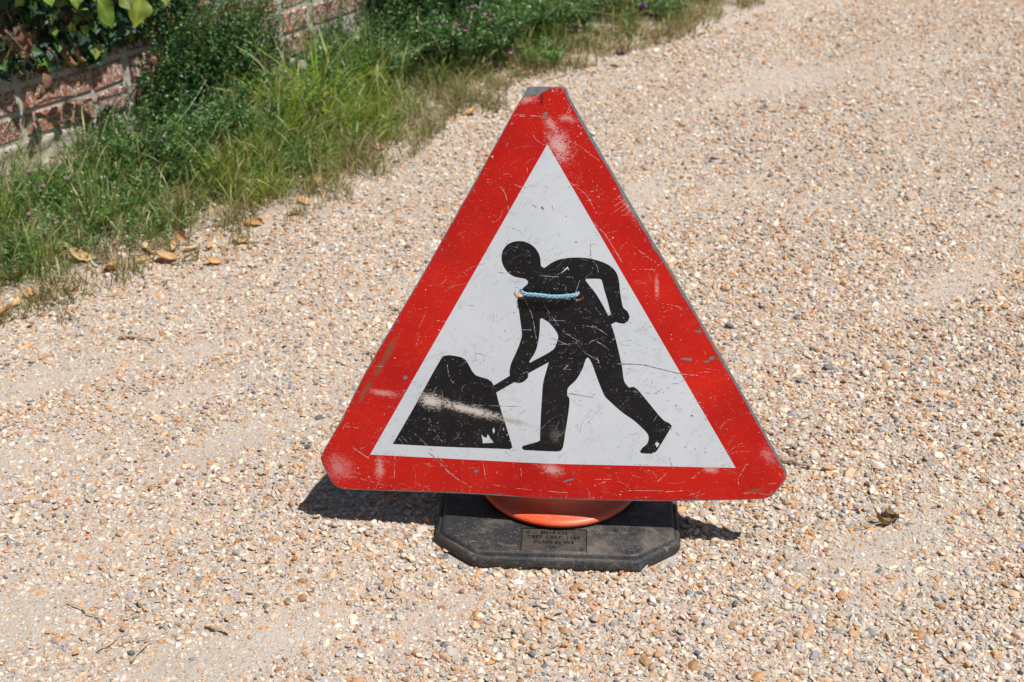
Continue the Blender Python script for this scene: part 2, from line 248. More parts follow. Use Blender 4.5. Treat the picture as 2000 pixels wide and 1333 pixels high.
# ---------------------------------------------------------------- gravel (stuff): real pebbles instanced on points
m=NT('flint_pebble'); a=m.n('Attribute',attribute_name='tint',attribute_type='INSTANCER'); v=m.obj()
f=m.noise(90,4,.6,v); k=m.mix(1.,a.outputs[0],m.mix(m.ramp(f,.3,.7),(.80,.79,.78),(1.14,1.14,1.14)),'MULTIPLY')
k=m.mix(m.ramp(m.noise(25,3,.6,v),.50,.68,0,.3),k,(.48,.42,.36)); m.base(k,.62,.35); m.bump(f,.3,.0006); PEB=m.mat
stonecol=bpy.data.collections.new('pebble_kinds')
for q in range(16):
    bm=bmesh.new(); bmesh.ops.create_icosphere(bm,subdivisions=3,radius=1)
    r=np.random.default_rng(100+q); V=np.array([vv.co for vv in bm.verts])
    for _ in range(r.integers(9,18)):
        nn=r.normal(size=3);nn/=np.linalg.norm(nn);d=r.uniform(.5,.84);p=V@nn;V=V-np.outer(np.maximum(0,p-d)*.93,nn)
    V*=np.array([1,r.uniform(.58,.9),r.uniform(.32,.62)]); V/=np.abs(V[:,0]).max()
    off=r.uniform(0,50)
    for vv,c in zip(bm.verts,V): vv.co=Vector(c)*(1+.06*noise.noise(Vector(c)*1.7+Vector((off,0,0))))
    for _f in bm.faces:_f.smooth=True
    me=bpy.data.meshes.new('pebble'); bm.to_mesh(me); bm.free(); me.materials.append(PEB)
    o=bpy.data.objects.new('pebble_%02d'%q,me); stonecol.objects.link(o)
PAL=np.array([(.68,.55,.41),(.60,.42,.27),(.55,.31,.155),(.45,.23,.11),(.62,.55,.47),(.72,.67,.60),(.46,.43,.40),(.30,.30,.31),(.13,.14,.155),(.52,.40,.31),(.58,.30,.12),(.70,.62,.50),(.62,.47,.37)])
PW=np.array([.13,.16,.13,.055,.11,.06,.075,.045,.022,.10,.04,.11,.14]);PW/=PW.sum()
def basein(x,y): 
    dx,dy=x-.0865,y-2.118; return abs(dx)<.2 and abs(dy)<.2
pts=[];scl=[];rot=[];tin=[];ix=[]
def pebbles(sp,y0,y1,med,layer,prob,xcut=9):
    yy=np.arange(y0,y1,sp)
    for y in yy:
        hw=.37*(y*.866+.775)+(.34 if y<2.4 else .8)
        xx=np.arange(-hw,hw,sp)+rng.uniform(-.5,.5,len(np.arange(-hw,hw,sp)))*sp
        yj=y+rng.uniform(-.5,.5,len(xx))*sp
        rr=rng.random((len(xx),3))
        for x,yv,r in zip(xx,yj,rr):
            s=sandy(x,yv); d=min(1,max(.48,1.4-1.1*s))
            if layer==2: d=.9
            if layer==1: d=max(0,.62-s)*.8
            if r[0]>d*prob: continue
            t,ss=ts((x,yv))
            if ss<.0 or basein(x,yv): continue
            if ss<vb(t)-.05 and r[1]>.45: continue
            size=med*math.exp(rng.normal(0,.38)); size=min(size,.0088)*(1 if s<.6 else .8)*(1. if x>-.2 else .9)
            if r[2]<.0025*(layer==0): size*=1.5
            fl=rng.uniform(.7,1.1)
            z=gh(x,yv)+size*(.18-.32*max(0,min(1,(s-.35)*2.2)))+(layer==1)*.0038
            pts.append((x,yv,z)); scl.append((size,size,size*fl)); 
            til=.24+.3*(layer==1)
            rot.append((rng.normal(0,til),rng.normal(0,til),rng.uniform(0,6.28))); ix.append(rng.integers(0,16))
            c=PAL[rng.choice(len(PAL),p=PW)]; tin.append(c*rng.uniform(.64,1.10)*np.array([1,rng.uniform(.96,1.04),rng.uniform(.93,1.06)]))
pebbles(.0076,1.38,3.3,.0041,0,1.); pebbles(.0118,1.38,3.3,.0046,1,1.); pebbles(.0060,1.38,3.2,.0021,2,.62)
pebbles(.0080,3.3,5.6,.0038,0,1.); pebbles(.015,3.3,5.0,.0044,1,1.)
gm=bpy.data.meshes.new('gravel'); gm.from_pydata(np.array(pts).tolist(),[],[])
N=len(pts); print('pebbles',N)
for nm,ty,arr,key in (('scl','FLOAT_VECTOR',scl,'vector'),('rot','FLOAT_VECTOR',rot,'vector')):
    a=gm.attributes.new(nm,ty,'POINT'); a.data.foreach_set(key,np.array(arr,float).ravel())
a=gm.attributes.new('tint','FLOAT_COLOR','POINT'); tc=np.ones((N,4)); tc[:,:3]=np.array(tin); a.data.foreach_set('color',tc.ravel())
a=gm.attributes.new('pick','INT','POINT'); a.data.foreach_set('value',np.array(ix,dtype=np.int32))
go=bpy.data.objects.new('gravel',gm); C.objects.link(go); go['kind']='stuff'; gm.materials.append(PEB)
ng=bpy.data.node_groups.new('scatter_pebbles','GeometryNodeTree')
ng.interface.new_socket('Geometry',in_out='INPUT',socket_type='NodeSocketGeometry'); ng.interface.new_socket('Geometry',in_out='OUTPUT',socket_type='NodeSocketGeometry')
N_=ng.nodes; gi=N_.new('NodeGroupInput'); gout=N_.new('NodeGroupOutput'); iop=N_.new('GeometryNodeInstanceOnPoints'); ci=N_.new('GeometryNodeCollectionInfo')
ci.inputs['Collection'].default_value=stonecol; ci.inputs['Separate Children'].default_value=True; ci.inputs['Reset Children'].default_value=True
def na(name,ty): x=N_.new('GeometryNodeInputNamedAttribute'); x.data_type=ty; x.inputs['Name'].default_value=name; return x.outputs['Attribute']
L_=ng.links.new; L_(gi.outputs[0],iop.inputs['Points']); L_(ci.outputs[0],iop.inputs['Instance']); iop.inputs['Pick Instance'].default_value=True
L_(na('pick','INT'),iop.inputs['Instance Index']); L_(na('scl','FLOAT_VECTOR'),iop.inputs['Scale'])
e2r=N_.new('FunctionNodeEulerToRotation'); L_(na('rot','FLOAT_VECTOR'),e2r.inputs[0]); L_(e2r.outputs[0],iop.inputs['Rotation'])
L_(iop.outputs[0],gout.inputs[0]); md=go.modifiers.new('scatter','NODES'); md.node_group=ng

# ---------------------------------------------------------------- traffic cone
CX,CY=.0865,2.118
cone=empty('traffic_cone',(CX,CY,0)); cone.rotation_euler=(0,0,R(-2.9))
tag(cone,'orange traffic cone on a black octagonal rubber base, standing behind the sign','traffic cone')
m=NT('black_rubber'); v=m.obj(); n1=m.noise(14,6,.65,v); n2=m.noise(90,6,.7,v); n3=m.noise(500,2,.5,v)
geo=m.n('NewGeometry'); sx=m.n('SeparateXYZ'); m.l(v,sx.inputs[0])
k=m.mix(m.ramp(n2,.3,.7),(.013,.013,.015),(.032,.031,.032))
up=m.n('SeparateXYZ'); m.l(m.n('NewGeometry').outputs['Normal'],up.inputs[0])
k=m.mix(m.math('MULTIPLY',m.ramp(n1,.48,.70,0,.65),m.ramp(up.outputs[2],.6,.98,.35,1.)),k,(.19,.16,.12))
k=m.mix(m.ramp(m.noise(1,5,.7,m.mapping(v,rot=(0,0,.6),sc=(28,60,30))),.58,.72,0,.5),k,(.26,.235,.20))
k=m.mix(m.ramp(n3,.66,.72,0,.7),k,(.45,.41,.36)); k=m.mix(m.math('MULTIPLY',m.ramp(m.noise(230,4,.7,v),.5,.7,0,.6),m.ramp(m.noise(18,3,.6,v),.45,.65)),k,(.22,.195,.165)); m.base(k,m.ramp(n1,.3,.7,.42,.75),.5); m.bump(n2,.35,.0012); M['rubber']=m.mat
def _panel():
    m=NT('dusty_rubber_panel'); v=m.obj(); n1=m.noise(30,6,.7,v); n2=m.noise(160,4,.7,v)
    k=m.mix(m.ramp(n1,.35,.65),(.030,.027,.024),(.075,.063,.05)); k=m.mix(m.ramp(n2,.55,.75,0,.5),k,(.20,.17,.13)); m.base(k,.8,.3); m.bump(n2,.4,.0008); return m.mat
M['panel']=_panel()
def octo(hw,hd,cx,cy,ins):
    a,b=hw-ins,hd-ins; L=math.hypot(cx,cy); k=(cx*cy)/L if L else 0
    # inset of the chamfer: move its line inward by ins
    nx_,ny_=cy/L,cx/L; # chamfer normal
    c=nx_*hw+ny_*(hd-cy)-ins  # n.p=c on the inset chamfer line
    yc=(c-nx_*a)/ny_; xc=(c-ny_*b)/nx_
    Q=[(a,-yc),(a,yc),(xc,b),(-xc,b),(-a,yc),(-a,-yc),(-xc,-b),(xc,-b)]
    return Q
def loft(loops,capb=True,capt=True):
    n=len(loops[0]);V=[p for l in loops for p in l];F=[]
    for i in range(len(loops)-1):
        for j in range(n): F.append([i*n+j,i*n+(j+1)%n,(i+1)*n+(j+1)%n,(i+1)*n+j])
    if capb:F.append(list(range(n))[::-1])
    if capt:F.append([(len(loops)-1)*n+j for j in range(n)])
    return V,F
def rnd_octo(hw,hd,cx,cy,ins,z,rc=.010):
    Q=octo(hw,hd,cx,cy,ins);out=[];n=len(Q)
    for i in range(n):
        P=np.array(Q[i]);A=np.array(Q[i-1]);B=np.array(Q[(i+1)%n])
        a=P+(A-P)/np.linalg.norm(A-P)*rc;b=P+(B-P)/np.linalg.norm(B-P)*rc
        for t in (0,.25,.5,.75,1): q=(1-t)**2*a+2*t*(1-t)*P+t*t*b; out.append((q[0],q[1],z+.0008*noise.noise(Vector((q[0]*20,q[1]*20,z*9)))))
    return out
HW,HD,CCX,CCY=.212,.218,.074,.060
prof=[(.004,0),(.0,.004),(-.0015,.010),(-.001,.017),(.001,.0218),(.0032,.0243),(.0052,.0248),(.0066,.0240),(.0076,.0238),(.0086,.0262),(.0100,.0292),(.0120,.0310),(.0145,.0315)]
V,F=loft([rnd_octo(HW,HD,CCX,CCY,i,z) for i,z in prof],True,False)
b=MB(); b.add(V,F)
# plateau with the sunken maker's panel cut out of it
top=[(p[0],p[1]) for p in V[-40:]]; ztop=.0315
PX0,PX1,PY0,PY1=-.0625,.0507,-.2025,-.1405
rect=[(PX0,PY0),(PX1,PY0),(PX1,PY1),(PX0,PY1)]
vv=[Vector(p) for p in top+rect]; ee=[(i,(i+1)%40) for i in range(40)]+[(40+i,40+(i+1)%4) for i in range(4)]
r_=delaunay_2d_cdt(vv,ee,[],1,1e-6); TV=[(p.x,p.y,ztop) for p in r_[0]]
TF=[f for f in r_[2] if not (PX0<sum(TV[i][0] for i in f)/3<PX1 and PY0<sum(TV[i][1] for i in f)/3<PY1)]
b.add(TV,TF)
g=.0022; dz=.0022
ri=[(PX0+g,PY0+.001),(PX1-g,PY0+.001),(PX1-g,PY1-g),(PX0+g,PY1-g)]
b.add([(x,y,ztop) for x,y in rect]+[(x,y,ztop-.004) for x,y in rect]+[(x,y,ztop-.004) for x,y in ri]+[(x,y,ztop-.0008) for x,y in ri],
      [[0,1,5,4],[1,2,6,5],[2,3,7,6],[3,0,4,7],[4,5,9,8],[5,6,10,9],[6,7,11,10],[7,4,8,11],[8,9,13,12],[9,10,14,13],[10,11,15,14],[11,8,12,15],[12,13,14,15]])
base=b.build('base',[M['rubber'],M['panel']],cone)
base.data.polygons[len(base.data.polygons)-1].material_index=1
bpy.context.view_layer.update()
def lettering(txt,x,y,size,par,z):
    cu=bpy.data.curves.new('t','FONT'); cu.body=txt; cu.size=size; cu.align_x='CENTER'; cu.extrude=.0009; cu.offset=.0001; cu.space_character=1.12
    o=bpy.data.objects.new('t',cu); C.objects.link(o); dg=bpy.context.evaluated_depsgraph_get(); me=bpy.data.meshes.new_from_object(o.evaluated_get(dg)); bpy.data.objects.remove(o)
    V=[(p.co.x+x,p.co.y+y,p.co.z+z) for p in me.vertices]; F=[list(p.vertices) for p in me.polygons]; return V,F
lb=MB()
for txt,y,s in (('EN13 422',PY1-.0145,.0105),('TEST CERT. 1189',PY1-.028,.0110),('CLASS S1 W3',PY1-.041,.0110)): lb.add(*lettering(txt,(PX0+PX1)/2,y,s,base,ztop-.0003))
for k_ in range(3):  # the small three-armed mark below the words
    a=k_*2.094+1.57; c,s=math.cos(a),math.sin(a)
    P=[(-.001,.001),(.001,.001),(.001,.0055),(-.001,.0055)]
    q=[((PX0+PX1)/2+x*s+y*c, PY0+.0105+(-x*c+y*s)) for x,y in P]; lb.add([(x,y,ztop-.0005) for x,y in q]+[(x,y,ztop+.0004) for x,y in q],[[4,5,6,7],[0,1,5,4],[1,2,6,5],[2,3,7,6],[3,0,4,7]])
for cxx,cyy in ((PX0+.012,PY1-.010),(PX1-.008,PY0+.007)):
    Vt=[];n=20
    for rr,zz in ((.0036,ztop-.0006),(.0034,ztop+.0002),(.0024,ztop+.0002),(.0022,ztop-.0006)): Vt+=[(cxx+rr*math.cos(6.283*i/n),cyy+rr*math.sin(6.283*i/n),zz) for i in range(n)]
    lb.add(Vt,[[k*n+i,k*n+(i+1)%n,(k+1)*n+(i+1)%n,(k+1)*n+i] for k in range(3) for i in range(n)])
M['letter']=plain('raised_rubber',(.022,.020,.018),.5,.4,var=.6,scale=200)
lb.build('embossed_lettering',M['letter'],base)
m=NT('orange_plastic'); v=m.obj(); n1=m.noise(12,6,.7,v); k=m.mix(m.ramp(n1,.35,.7),(.76,.075,.018),(.84,.12,.035))
k=m.mix(m.ramp(m.noise(1,6,.75,m.mapping(v,sc=(30,30,120))),.50,.70,0,.55),k,(.48,.24,.16)); k=m.mix(m.ramp(m.noise(9,5,.7,v),.5,.7,0,.45),k,(.36,.24,.17)); k=m.mix(m.ramp(m.noise(300,2,.5,v),.68,.74,0,.6),k,(.75,.5,.4)); m.base(k,.42,.5); m.bump(n1,.15,.002); M['orange']=m.mat
M['sleeve']=plain('white_sleeve',(.74,.74,.73),.4,.5,var=.1)
def lathe(pr,n=96):
    V=[(r*math.cos(2*math.pi*i/n),r*math.sin(2*math.pi*i/n),z) for r,z in pr for i in range(n)]
    return V,[[k*n+i,k*n+(i+1)%n,(k+1)*n+(i+1)%n,(k+1)*n+i] for k in range(len(pr)-1) for i in range(n)]
pr=spline([(.118,.0317),(.140,.0345),(.1455,.0385),(.1470,.0430),(.1445,.0475),(.138,.0505),(.128,.0535),(.1205,.0590),(.1150,.0670),(.1115,.080),(.107,.110),(.083,.28),(.058,.455),(.036,.600),(.0335,.618),(.029,.625),(.024,.618)],5)
b=MB(); b.add(*lathe(pr)); b.build('cone_body',M['orange'],cone,True)
b=MB(); b.add(*lathe([(.0905,.233),(.0925,.234),(.0713,.376),(.0695,.375)])); b.build('reflective_sleeve',M['sleeve'],cone,True)

# ---------------------------------------------------------------- the sign
EX=Vector((.9939,-.1044,.0366)).normalized(); EZ=Vector((-.1094,-.9767,.1847)); EZ=(EZ-EX*EZ.dot(EX)).normalized(); EY=EZ.cross(EX)
sign=empty('road_works_sign'); mw=Matrix((EX,EY,EZ)).transposed().to_4x4(); mw.translation=Vector((.05997,2.0267,.3413)); sign.matrix_world=mw
tag(sign,'red bordered triangular men at work sign with a black digger figure, leaning on the cone','road sign')
def bz(x): return -.0307*(math.sqrt(x*x+.03**2)-.012)
def inpoly(p,Q):
    x,y=p;c=False;n=len(Q);j=n-1
    for i in range(n):
        if (Q[i][1]>y)!=(Q[j][1]>y) and x<(Q[j][0]-Q[i][0])*(y-Q[i][1])/(Q[j][1]-Q[i][1])+Q[i][0]: c=not c
        j=i
    return c
def curvy(P,ang=38,m=5):
    """round a traced outline, keeping its sharp corners"""
    n=len(P);P=[np.array(p) for p in P]
    def sharp(i):
        a=P[i]-P[i-1];b=P[(i+1)%n]-P[i];c=a@b/(np.linalg.norm(a)*np.linalg.norm(b));return math.degrees(math.acos(max(-1,min(1,c))))>ang
    S=[sharp(i) for i in range(n)];out=[]
    for i in range(n):
        p1,p2=P[i],P[(i+1)%n];L=np.linalg.norm(p2-p1)
        m1=np.zeros(2);m2=np.zeros(2)
        d=(p2-p1)
        m1=d if S[i] else (p2-P[i-1])/ (np.linalg.norm(p1-P[i-1])+L)*L
        m2=d if S[(i+1)%n] else (P[(i+2)%n]-p1)/(np.linalg.norm(P[(i+2)%n]-p2)+L)*L
        k=max(1,min(m,int(L/.004)))
        for q in range(k):
            t=q/k;out.append((2*t**3-3*t*t+1)*p1+(t**3-2*t*t+t)*m1+(-2*t**3+3*t*t)*p2+(t**3-t*t)*m2)
    return [tuple(map(float,q)) for q in out]
def dens(P,st=.02):
    out=[]
    for i in range(len(P)):
        a,b=np.array(P[i]),np.array(P[(i+1)%len(P)]);k=max(1,int(np.linalg.norm(b-a)/st))
        out+=[tuple(a+(b-a)*q/k) for q in range(k)]
    return out
OUT=curvy(OUTER,24,6); OUT=dens(OUT,.012)
cen=np.array([0,-.0])
film=[]
nO=len(OUT)
for i in range(nO):
    p=np.array(OUT[i]);t=np.array(OUT[(i+1)%nO])-np.array(OUT[i-1]);t/=np.linalg.norm(t);nn=np.array([-t[1],t[0]])
    if nn@(-p)<0: nn=-nn
    right=p[0]>.03 and p[1]>-.2; k=.0010+(.0022 if right else .0)+.0022*max(0,noise.noise(Vector((p[0]*30,p[1]*30,1))))+.0012*abs(noise.noise(Vector((p[0]*110,p[1]*110,5))))
    if right and abs(p[1]-.24)<.05: k+=.004*max(0,noise.noise(Vector((p[0]*90,p[1]*90,8)))+.3)
    film.append(tuple(p+nn*k))
SYM=curvy(SYMBOL); GA=curvy(GAP1); GB=curvy(GAP2)
HL=[[(h[0]+.0074*math.cos(2*math.pi*i/24),h[1]+.0074*math.sin(2*math.pi*i/24)) for i in range(24)] for h in HOLES]
def jag(P,a=.0009): return [(x+a*noise.noise(Vector((x*400,y*400,2))),y+a*noise.noise(Vector((x*400,y*400,7)))) for x,y in dens(P,.003)]
PEEL=jag(PEEL,.0012); CH_=[jag(c,.0005) for c in CHIPS]; WC=[jag(c,.0005) for c in WHITECHIPS]
def cdt(loops,grid=.025,bound=OUT):
    vv=[];ee=[]
    for l in loops:
        s=len(vv);vv+=[Vector(p) for p in l];ee+=[(s+i,s+(i+1)%len(l)) for i in range(len(l))]
    for x in np.arange(-.4,.41,grid):
        for y in np.arange(-.26,.46,grid): vv.append(Vector((x+.0007,y+.0011)))
    r=delaunay_2d_cdt(vv,ee,[],0,1e-7); return [(p.x,p.y) for p in r[0]],[list(f) for f in r[2]]
def cent(V,f): return (sum(V[i][0] for i in f)/3,sum(V[i][1] for i in f)/3)
# plate
PV,PF=cdt([OUT]+HL)
PF=[f for f in PF if inpoly(cent(PV,f),OUT) and not any(inpoly(cent(PV,f),h) for h in HL)]
n=len(PV); TH=.0028
V=[(x,y,bz(x)) for x,y in PV]+[(x,y,bz(x)-TH) for x,y in PV]; F=list(PF)+[[i+n for i in f[::-1]] for f in PF]
cnt={}
for f in PF:
    for i in range(3):
        e=(f[i],f[(i+1)%3]); cnt[e]=1
F+=[[a+n,b_+n,b_,a] for (a,b_) in cnt if (b_,a) not in cnt]
mk('plate',V,F,M['metal'],sign)
INNER=dens(INNER,.012)
FV,FF=cdt([dens(film,.012),INNER,dens(SYM,.012),GA,GB,PEEL]+HL+CH_+WC)
cls={'r':[],'w':[],'k':[]}
def region(c):
    if not inpoly(c,film) or inpoly(c,PEEL) or any(inpoly(c,h) for h in HL): return None
    if inpoly(c,INNER):
        if inpoly(c,SYM) and not inpoly(c,GA) and not inpoly(c,GB): return 'k'
        return 'w'
    return 'r'
for f in FF:
    c=cent(FV,f); r=region(c)
    if r is None or any(inpoly(c,h) for h in CH_): continue
    if any(inpoly(c,h) for h in WC): r='w'
    cls[r].append(f)
bld={}
for k_ in 'rwk':
    b=MB(); us=sorted({i for f in cls[k_] for i in f}); mp={j:i for i,j in enumerate(us)}
    b.add([(FV[i][0],FV[i][1],bz(FV[i][0])+.00035) for i in us],[[mp[i] for i in f] for f in cls[k_]],None,0); bld[k_]=b
# scratches, chips and specks lie on the sheeting they damage
def strip(a,b_,w,reg=None,lift=.0005,force=None):
    a=np.array(a);b_=np.array(b_);c=(a+b_)/2;r=region(tuple(c))
    if r is None: return
    d=b_-a;L=np.linalg.norm(d)
    if L<1e-6:return
    nn=np.array([-d[1],d[0]])/L*w/2
    if region(tuple(c+nn*1.5))!=r or region(tuple(c-nn*1.5))!=r: return
    mi=force if force is not None else 1
    P=[a-nn,b_-nn,b_+nn,a+nn]; bld[r].add([(p[0],p[1],bz(p[0])+lift) for p in P],[[0,1,2,3]],None,mi)
def scratch(P,w,p=.85,force=None,sp=.002):
    P=spline(P,max(2,int(8)))
    D=[P[0]]
    for q in P[1:]:
        if np.linalg.norm(q-D[-1])>=sp: D.append(q)
    for i in range(len(D)-1):
        if rng.random()<p: strip(D[i],D[i+1],w*rng.uniform(.5,1.3),force=force,lift=.0005+rng.uniform(0,.00008))
for q in SCR: scratch([np.array(a) for a in q],rng.uniform(.00045,.0009),rng.uniform(.6,.95))
for q in (SCR[0],SCR[-4]): scratch([np.array(a) for a in q],.0013,1.,2)
def inside():
    while True:
        p=(rng.uniform(-.4,.4),rng.uniform(-.25,.45))
        if inpoly(p,film): return np.array(p)
for i in range(1100):
    p=inside()
    if noise.noise(Vector((p[0]*14,p[1]*14,3)))<rng.uniform(-.45,.3): continue
    L=.003+rng.exponential(.010); a=rng.choice([rng.normal(.0,.25),rng.uniform(0,3.14),rng.normal(.8,.3)]); d=np.array([math.cos(a),math.sin(a)])*L
    bend=np.array([-d[1],d[0]])*rng.normal(0,.08)
    scratch([p,p+d/2+bend,p+d],.00018+rng.exponential(.00018),rng.uniform(.4,.9),2 if rng.random()<.22 else None,.0014)
def speck(p,s,force):
    r=region(tuple(p))
    if r is None:return
    k=int(rng.integers(4,8)); a=np.sort(rng.uniform(0,6.28,k)); rr=rng.uniform(.4,1,k)*s; e=rng.uniform(.4,1)
    th=rng.uniform(0,3.14); P=[p+np.array([math.cos(q)*z,math.sin(q)*z*e]) for q,z in zip(a,rr)]
    if any(region(tuple(q))!=r for q in P): return
    bld[r].add([(q[0],q[1],bz(q[0])+.00055) for q in P],[list(range(k))],None,force)
for i in range(3000):
    p=inside()
    if noise.noise(Vector((p[0]*10,p[1]*10,9)))<rng.uniform(-.5,.35): continue
    r=region(tuple(p))
    if r=='r': speck(p,.0004+rng.exponential(.0005),3 if rng.random()<.3 else 1)
    elif r=='k': speck(p,.0003+rng.exponential(.00045),1)
    elif r=='w' and rng.random()<.45: speck(p,.0003+rng.exponential(.0005),2)
for h in HOLES:   # torn pale rims of the two punched holes
    for a0,a1,rr in ((2.4,5.2,.0083),(3.0,4.6,.0090),(4.4,6.0,.0081)):
        scratch([np.array([h[0]+rr*math.cos(a),h[1]+rr*math.sin(a)]) for a in np.linspace(a0,a1,5)],.0011,.9,1,.0012)
for i in range(900):   # knocks gather along the edges and corners
    q=np.array(film[rng.integers(len(film))]); q=q+(np.array([0,.02])-q)/np.linalg.norm(q)*rng.exponential(.0035)+rng.normal(0,.0012,2)
    if region(tuple(q))=='r': speck(q,.0004+rng.exponential(.0007),int(rng.choice([1,2,3],p=[.3,.25,.45])))
for i in range(70):
    p=inside()
    if region(tuple(p))=='r': speck(p,rng.uniform(.0013,.0034),3)
bld['r'].build('red_border',[M['red'],M['scr_light'],M['scr_dark'],M['chip']],sign)
bld['w'].build('white_panel',[M['white'],M['scr_dark'],M['scr_dark'],M['chip']],sign)
bld['k'].build('worker_symbol',[M['black'],M['scr_white'],M['scr_white'],M['chip']],sign)
# flap of sheeting curling up beside the peeled corner
fl=[np.array(p) for p in ((-.0095,.4395),(-.004,.4425),(.0005,.4400),(-.004,.4335),(-.0085,.4315))]
V=[(p[0],p[1],bz(p[0])+.0006+.004*(i in (1,2,3))) for i,p in enumerate(fl)]; 
mk('loose_flap',V,[[0,1,2,3,4]],M['red'],sign)

# rope loop through both holes and round the cone
hl,hr=HOLES
ctr=np.array([.0,.0])
P=[(hl[0]+.0028,hl[1]+.003,-.012),(hl[0]+.003,hl[1]+.003,-.003),(hl[0]+.0075,hl[1]+.0015,.0062),(hl[0]+.018,hl[1]+.0008,.0078),(hl[0]+.035,hl[1]+.0002,.0092),((hl[0]+hr[0])/2+.004,hl[1]-.0014,.0095),(hr[0]-.030,hr[1]+.0008,.0092),(hr[0]-.015,hr[1]+.0018,.0076),(hr[0]-.005,hr[1]+.003,.0052),(hr[0]-.001,hr[1]+.004,-.004),(hr[0]-.0005,hr[1]+.004,-.012),
   (hr[0]+.012,hr[1]+.004,-.035),(.083,.112,-.075),(.060,.106,-.125),(.018,.104,-.146),(-.024,.106,-.125),(-.048,.112,-.075),(hl[0]-.006,hl[1]+.002,-.035)]
Q=spline(P,14,True); Q=np.vstack([Q,Q[:1]])
s=np.concatenate([[0],np.cumsum(np.linalg.norm(np.diff(Q,axis=0),axis=1))]); nS=int(s[-1]/.0014); u=np.linspace(0,s[-1],nS)
Q=np.stack([np.interp(u,s,Q[:,i]) for i in range(3)],1); T=np.gradient(Q,axis=0);T/=np.linalg.norm(T,axis=1)[:,None]
U=np.cross(T,[0,1,0.]);U/=np.linalg.norm(U,axis=1)[:,None];Wv=np.cross(T,U); turns=round(s[-1]/.024)
b=MB()
for k_ in range(3):
    ph=-2*math.pi*turns*u/s[-1]+k_*2*math.pi/3
    path=Q+.0021*(np.cos(ph)[:,None]*U+np.sin(ph)[:,None]*Wv); b.add(*tube(path,.0015,8,False))
rope=b.build('rope',M['rope'],None,True); rope.matrix_world=mw
tag(rope,'light blue twisted rope threaded through the two holes in the sign','rope')
# ---------------------------------------------------------------- brick wall
wall=empty('brick_wall'); tag(wall,'old red brick wall crusted with white lime, half hidden by ivy','brick wall')
wm=Matrix.Rotation(math.atan2(WD[1],WD[0]),4,'Z'); wm.translation=Vector((WP[0],WP[1],0)); wall.matrix_world=wm
# local: x along the wall, -y in front of it
m=NT('lime_crusted_brick'); a=m.n('Attribute',attribute_name='Col').outputs[0]; v=m.obj()
n1=m.noise(30,5,.65,v); n2=m.noise(9,4,.6,v); st=m.noise(1,5,.7,m.mapping(v,sc=(130,20,60))); n3=m.noise(150,4,.65,v)
k=m.mix(1.,a,m.mix(m.ramp(n1,.3,.7),(.7,.66,.62),(1.2,1.2,1.2)),'MULTIPLY')
lime=m.math('MULTIPLY',m.ramp(m.math('ADD',m.math('MULTIPLY',st,.42),m.math('MULTIPLY',n3,.58)),.478,.535),m.ramp(n2,.30,.48,.35,1.))
k=m.mix(m.math('MULTIPLY',lime,.85),k,(.64,.59,.55)); m.base(k,.9,.2); m.bump(m.math('ADD',n3,m.math('MULTIPLY',lime,.8)),.8,.003); M['brick']=m.mat
M['mortar']=plain('lime_mortar',(.46,.425,.375),.95,.15,var=.25,scale=70,bump=.004)
M['footing']=plain('rough_footing',(.40,.36,.30),.95,.15,var=.45,scale=25,bump=.01)
b=MB(); rw=np.random.default_rng(3)
for cz in range(17):
    z0=.104+cz*.0755; x=-1.6-.11*(cz%2)
    kk=0
    while x<4.6:
        L=.212 if (kk+cz)%2==0 else .100
        kk+=1
        jx,jy=rw.normal(0,.003),rw.normal(0,.004)
        z1=z0+.0635; e=.0045
        X0,X1=x,x+L
        tilt=rw.normal(0,.003)
        ring=lambda i,y:[(X0+i+jx,y,z0+i+tilt),(X1-i+jx,y,z0+i-tilt),(X1-i+jx,y,z1-i-tilt),(X0+i+jx,y,z1-i+tilt)]
        V=ring(0,.07)+ring(0,.004+jy)+ring(e,-.002+jy)
        base=np.array([(.36,.12,.065),(.27,.085,.055),(.42,.16,.085),(.22,.08,.065),(.36,.14,.095)][rw.integers(5)])*rw.uniform(.85,1.15)
        b.add(V,[[0,1,5,4],[1,2,6,5],[2,3,7,6],[3,0,4,7],[4,5,9,8],[5,6,10,9],[6,7,11,10],[7,4,8,11],[8,9,10,11],[3,2,1,0]],base)
        x+=L+.0125
b.build('brickwork',M['brick'],wall)
def boxmesh(x0,x1,y0,y1,z0,z1,sx,sz,amp,f):
    X=np.arange(x0,x1+1e-6,sx);Z=np.arange(z0,z1+1e-6,sz);V=[];F=[];nz=len(Z)
    for x in X:
        for z in Z:
            d=amp*noise.fractal(Vector((x*f,z*f,3)),1.,2.,3,noise_basis='PERLIN_ORIGINAL'); V.append((x,y0+d,z))
    for i in range(len(X)-1):
        for j in range(nz-1): F.append([i*nz+j,(i+1)*nz+j,(i+1)*nz+j+1,i*nz+j+1])
    n=len(V); V+=[(x0,y1,z0),(x1,y1,z0),(x1,y1,z1),(x0,y1,z1)]
    last=(len(X)-1)*nz
    F.append([n,n+3,n+2,n+1]); F.append([j for j in range(nz)]+[n+3,n]); F.append([last+j for j in range(nz)][::-1]+[n+1,n+2])
    F.append([i*nz+nz-1 for i in range(len(X))]+[n+2,n+3]); F.append([i*nz for i in range(len(X))][::-1]+[n,n+1])
    return V,F
b=MB(); b.add(*boxmesh(-1.7,4.5,.0035,.20,.098,1.385,.03,.0325,.0012,8)); b.build('mortar',M['mortar'],wall)
b=MB(); b.add(*boxmesh(-1.7,4.5,.000,.22,-.06,.096,.02,.0195,.026,14)); b.build('footing',M['footing'],wall,True)
b=MB()
x=-1.7
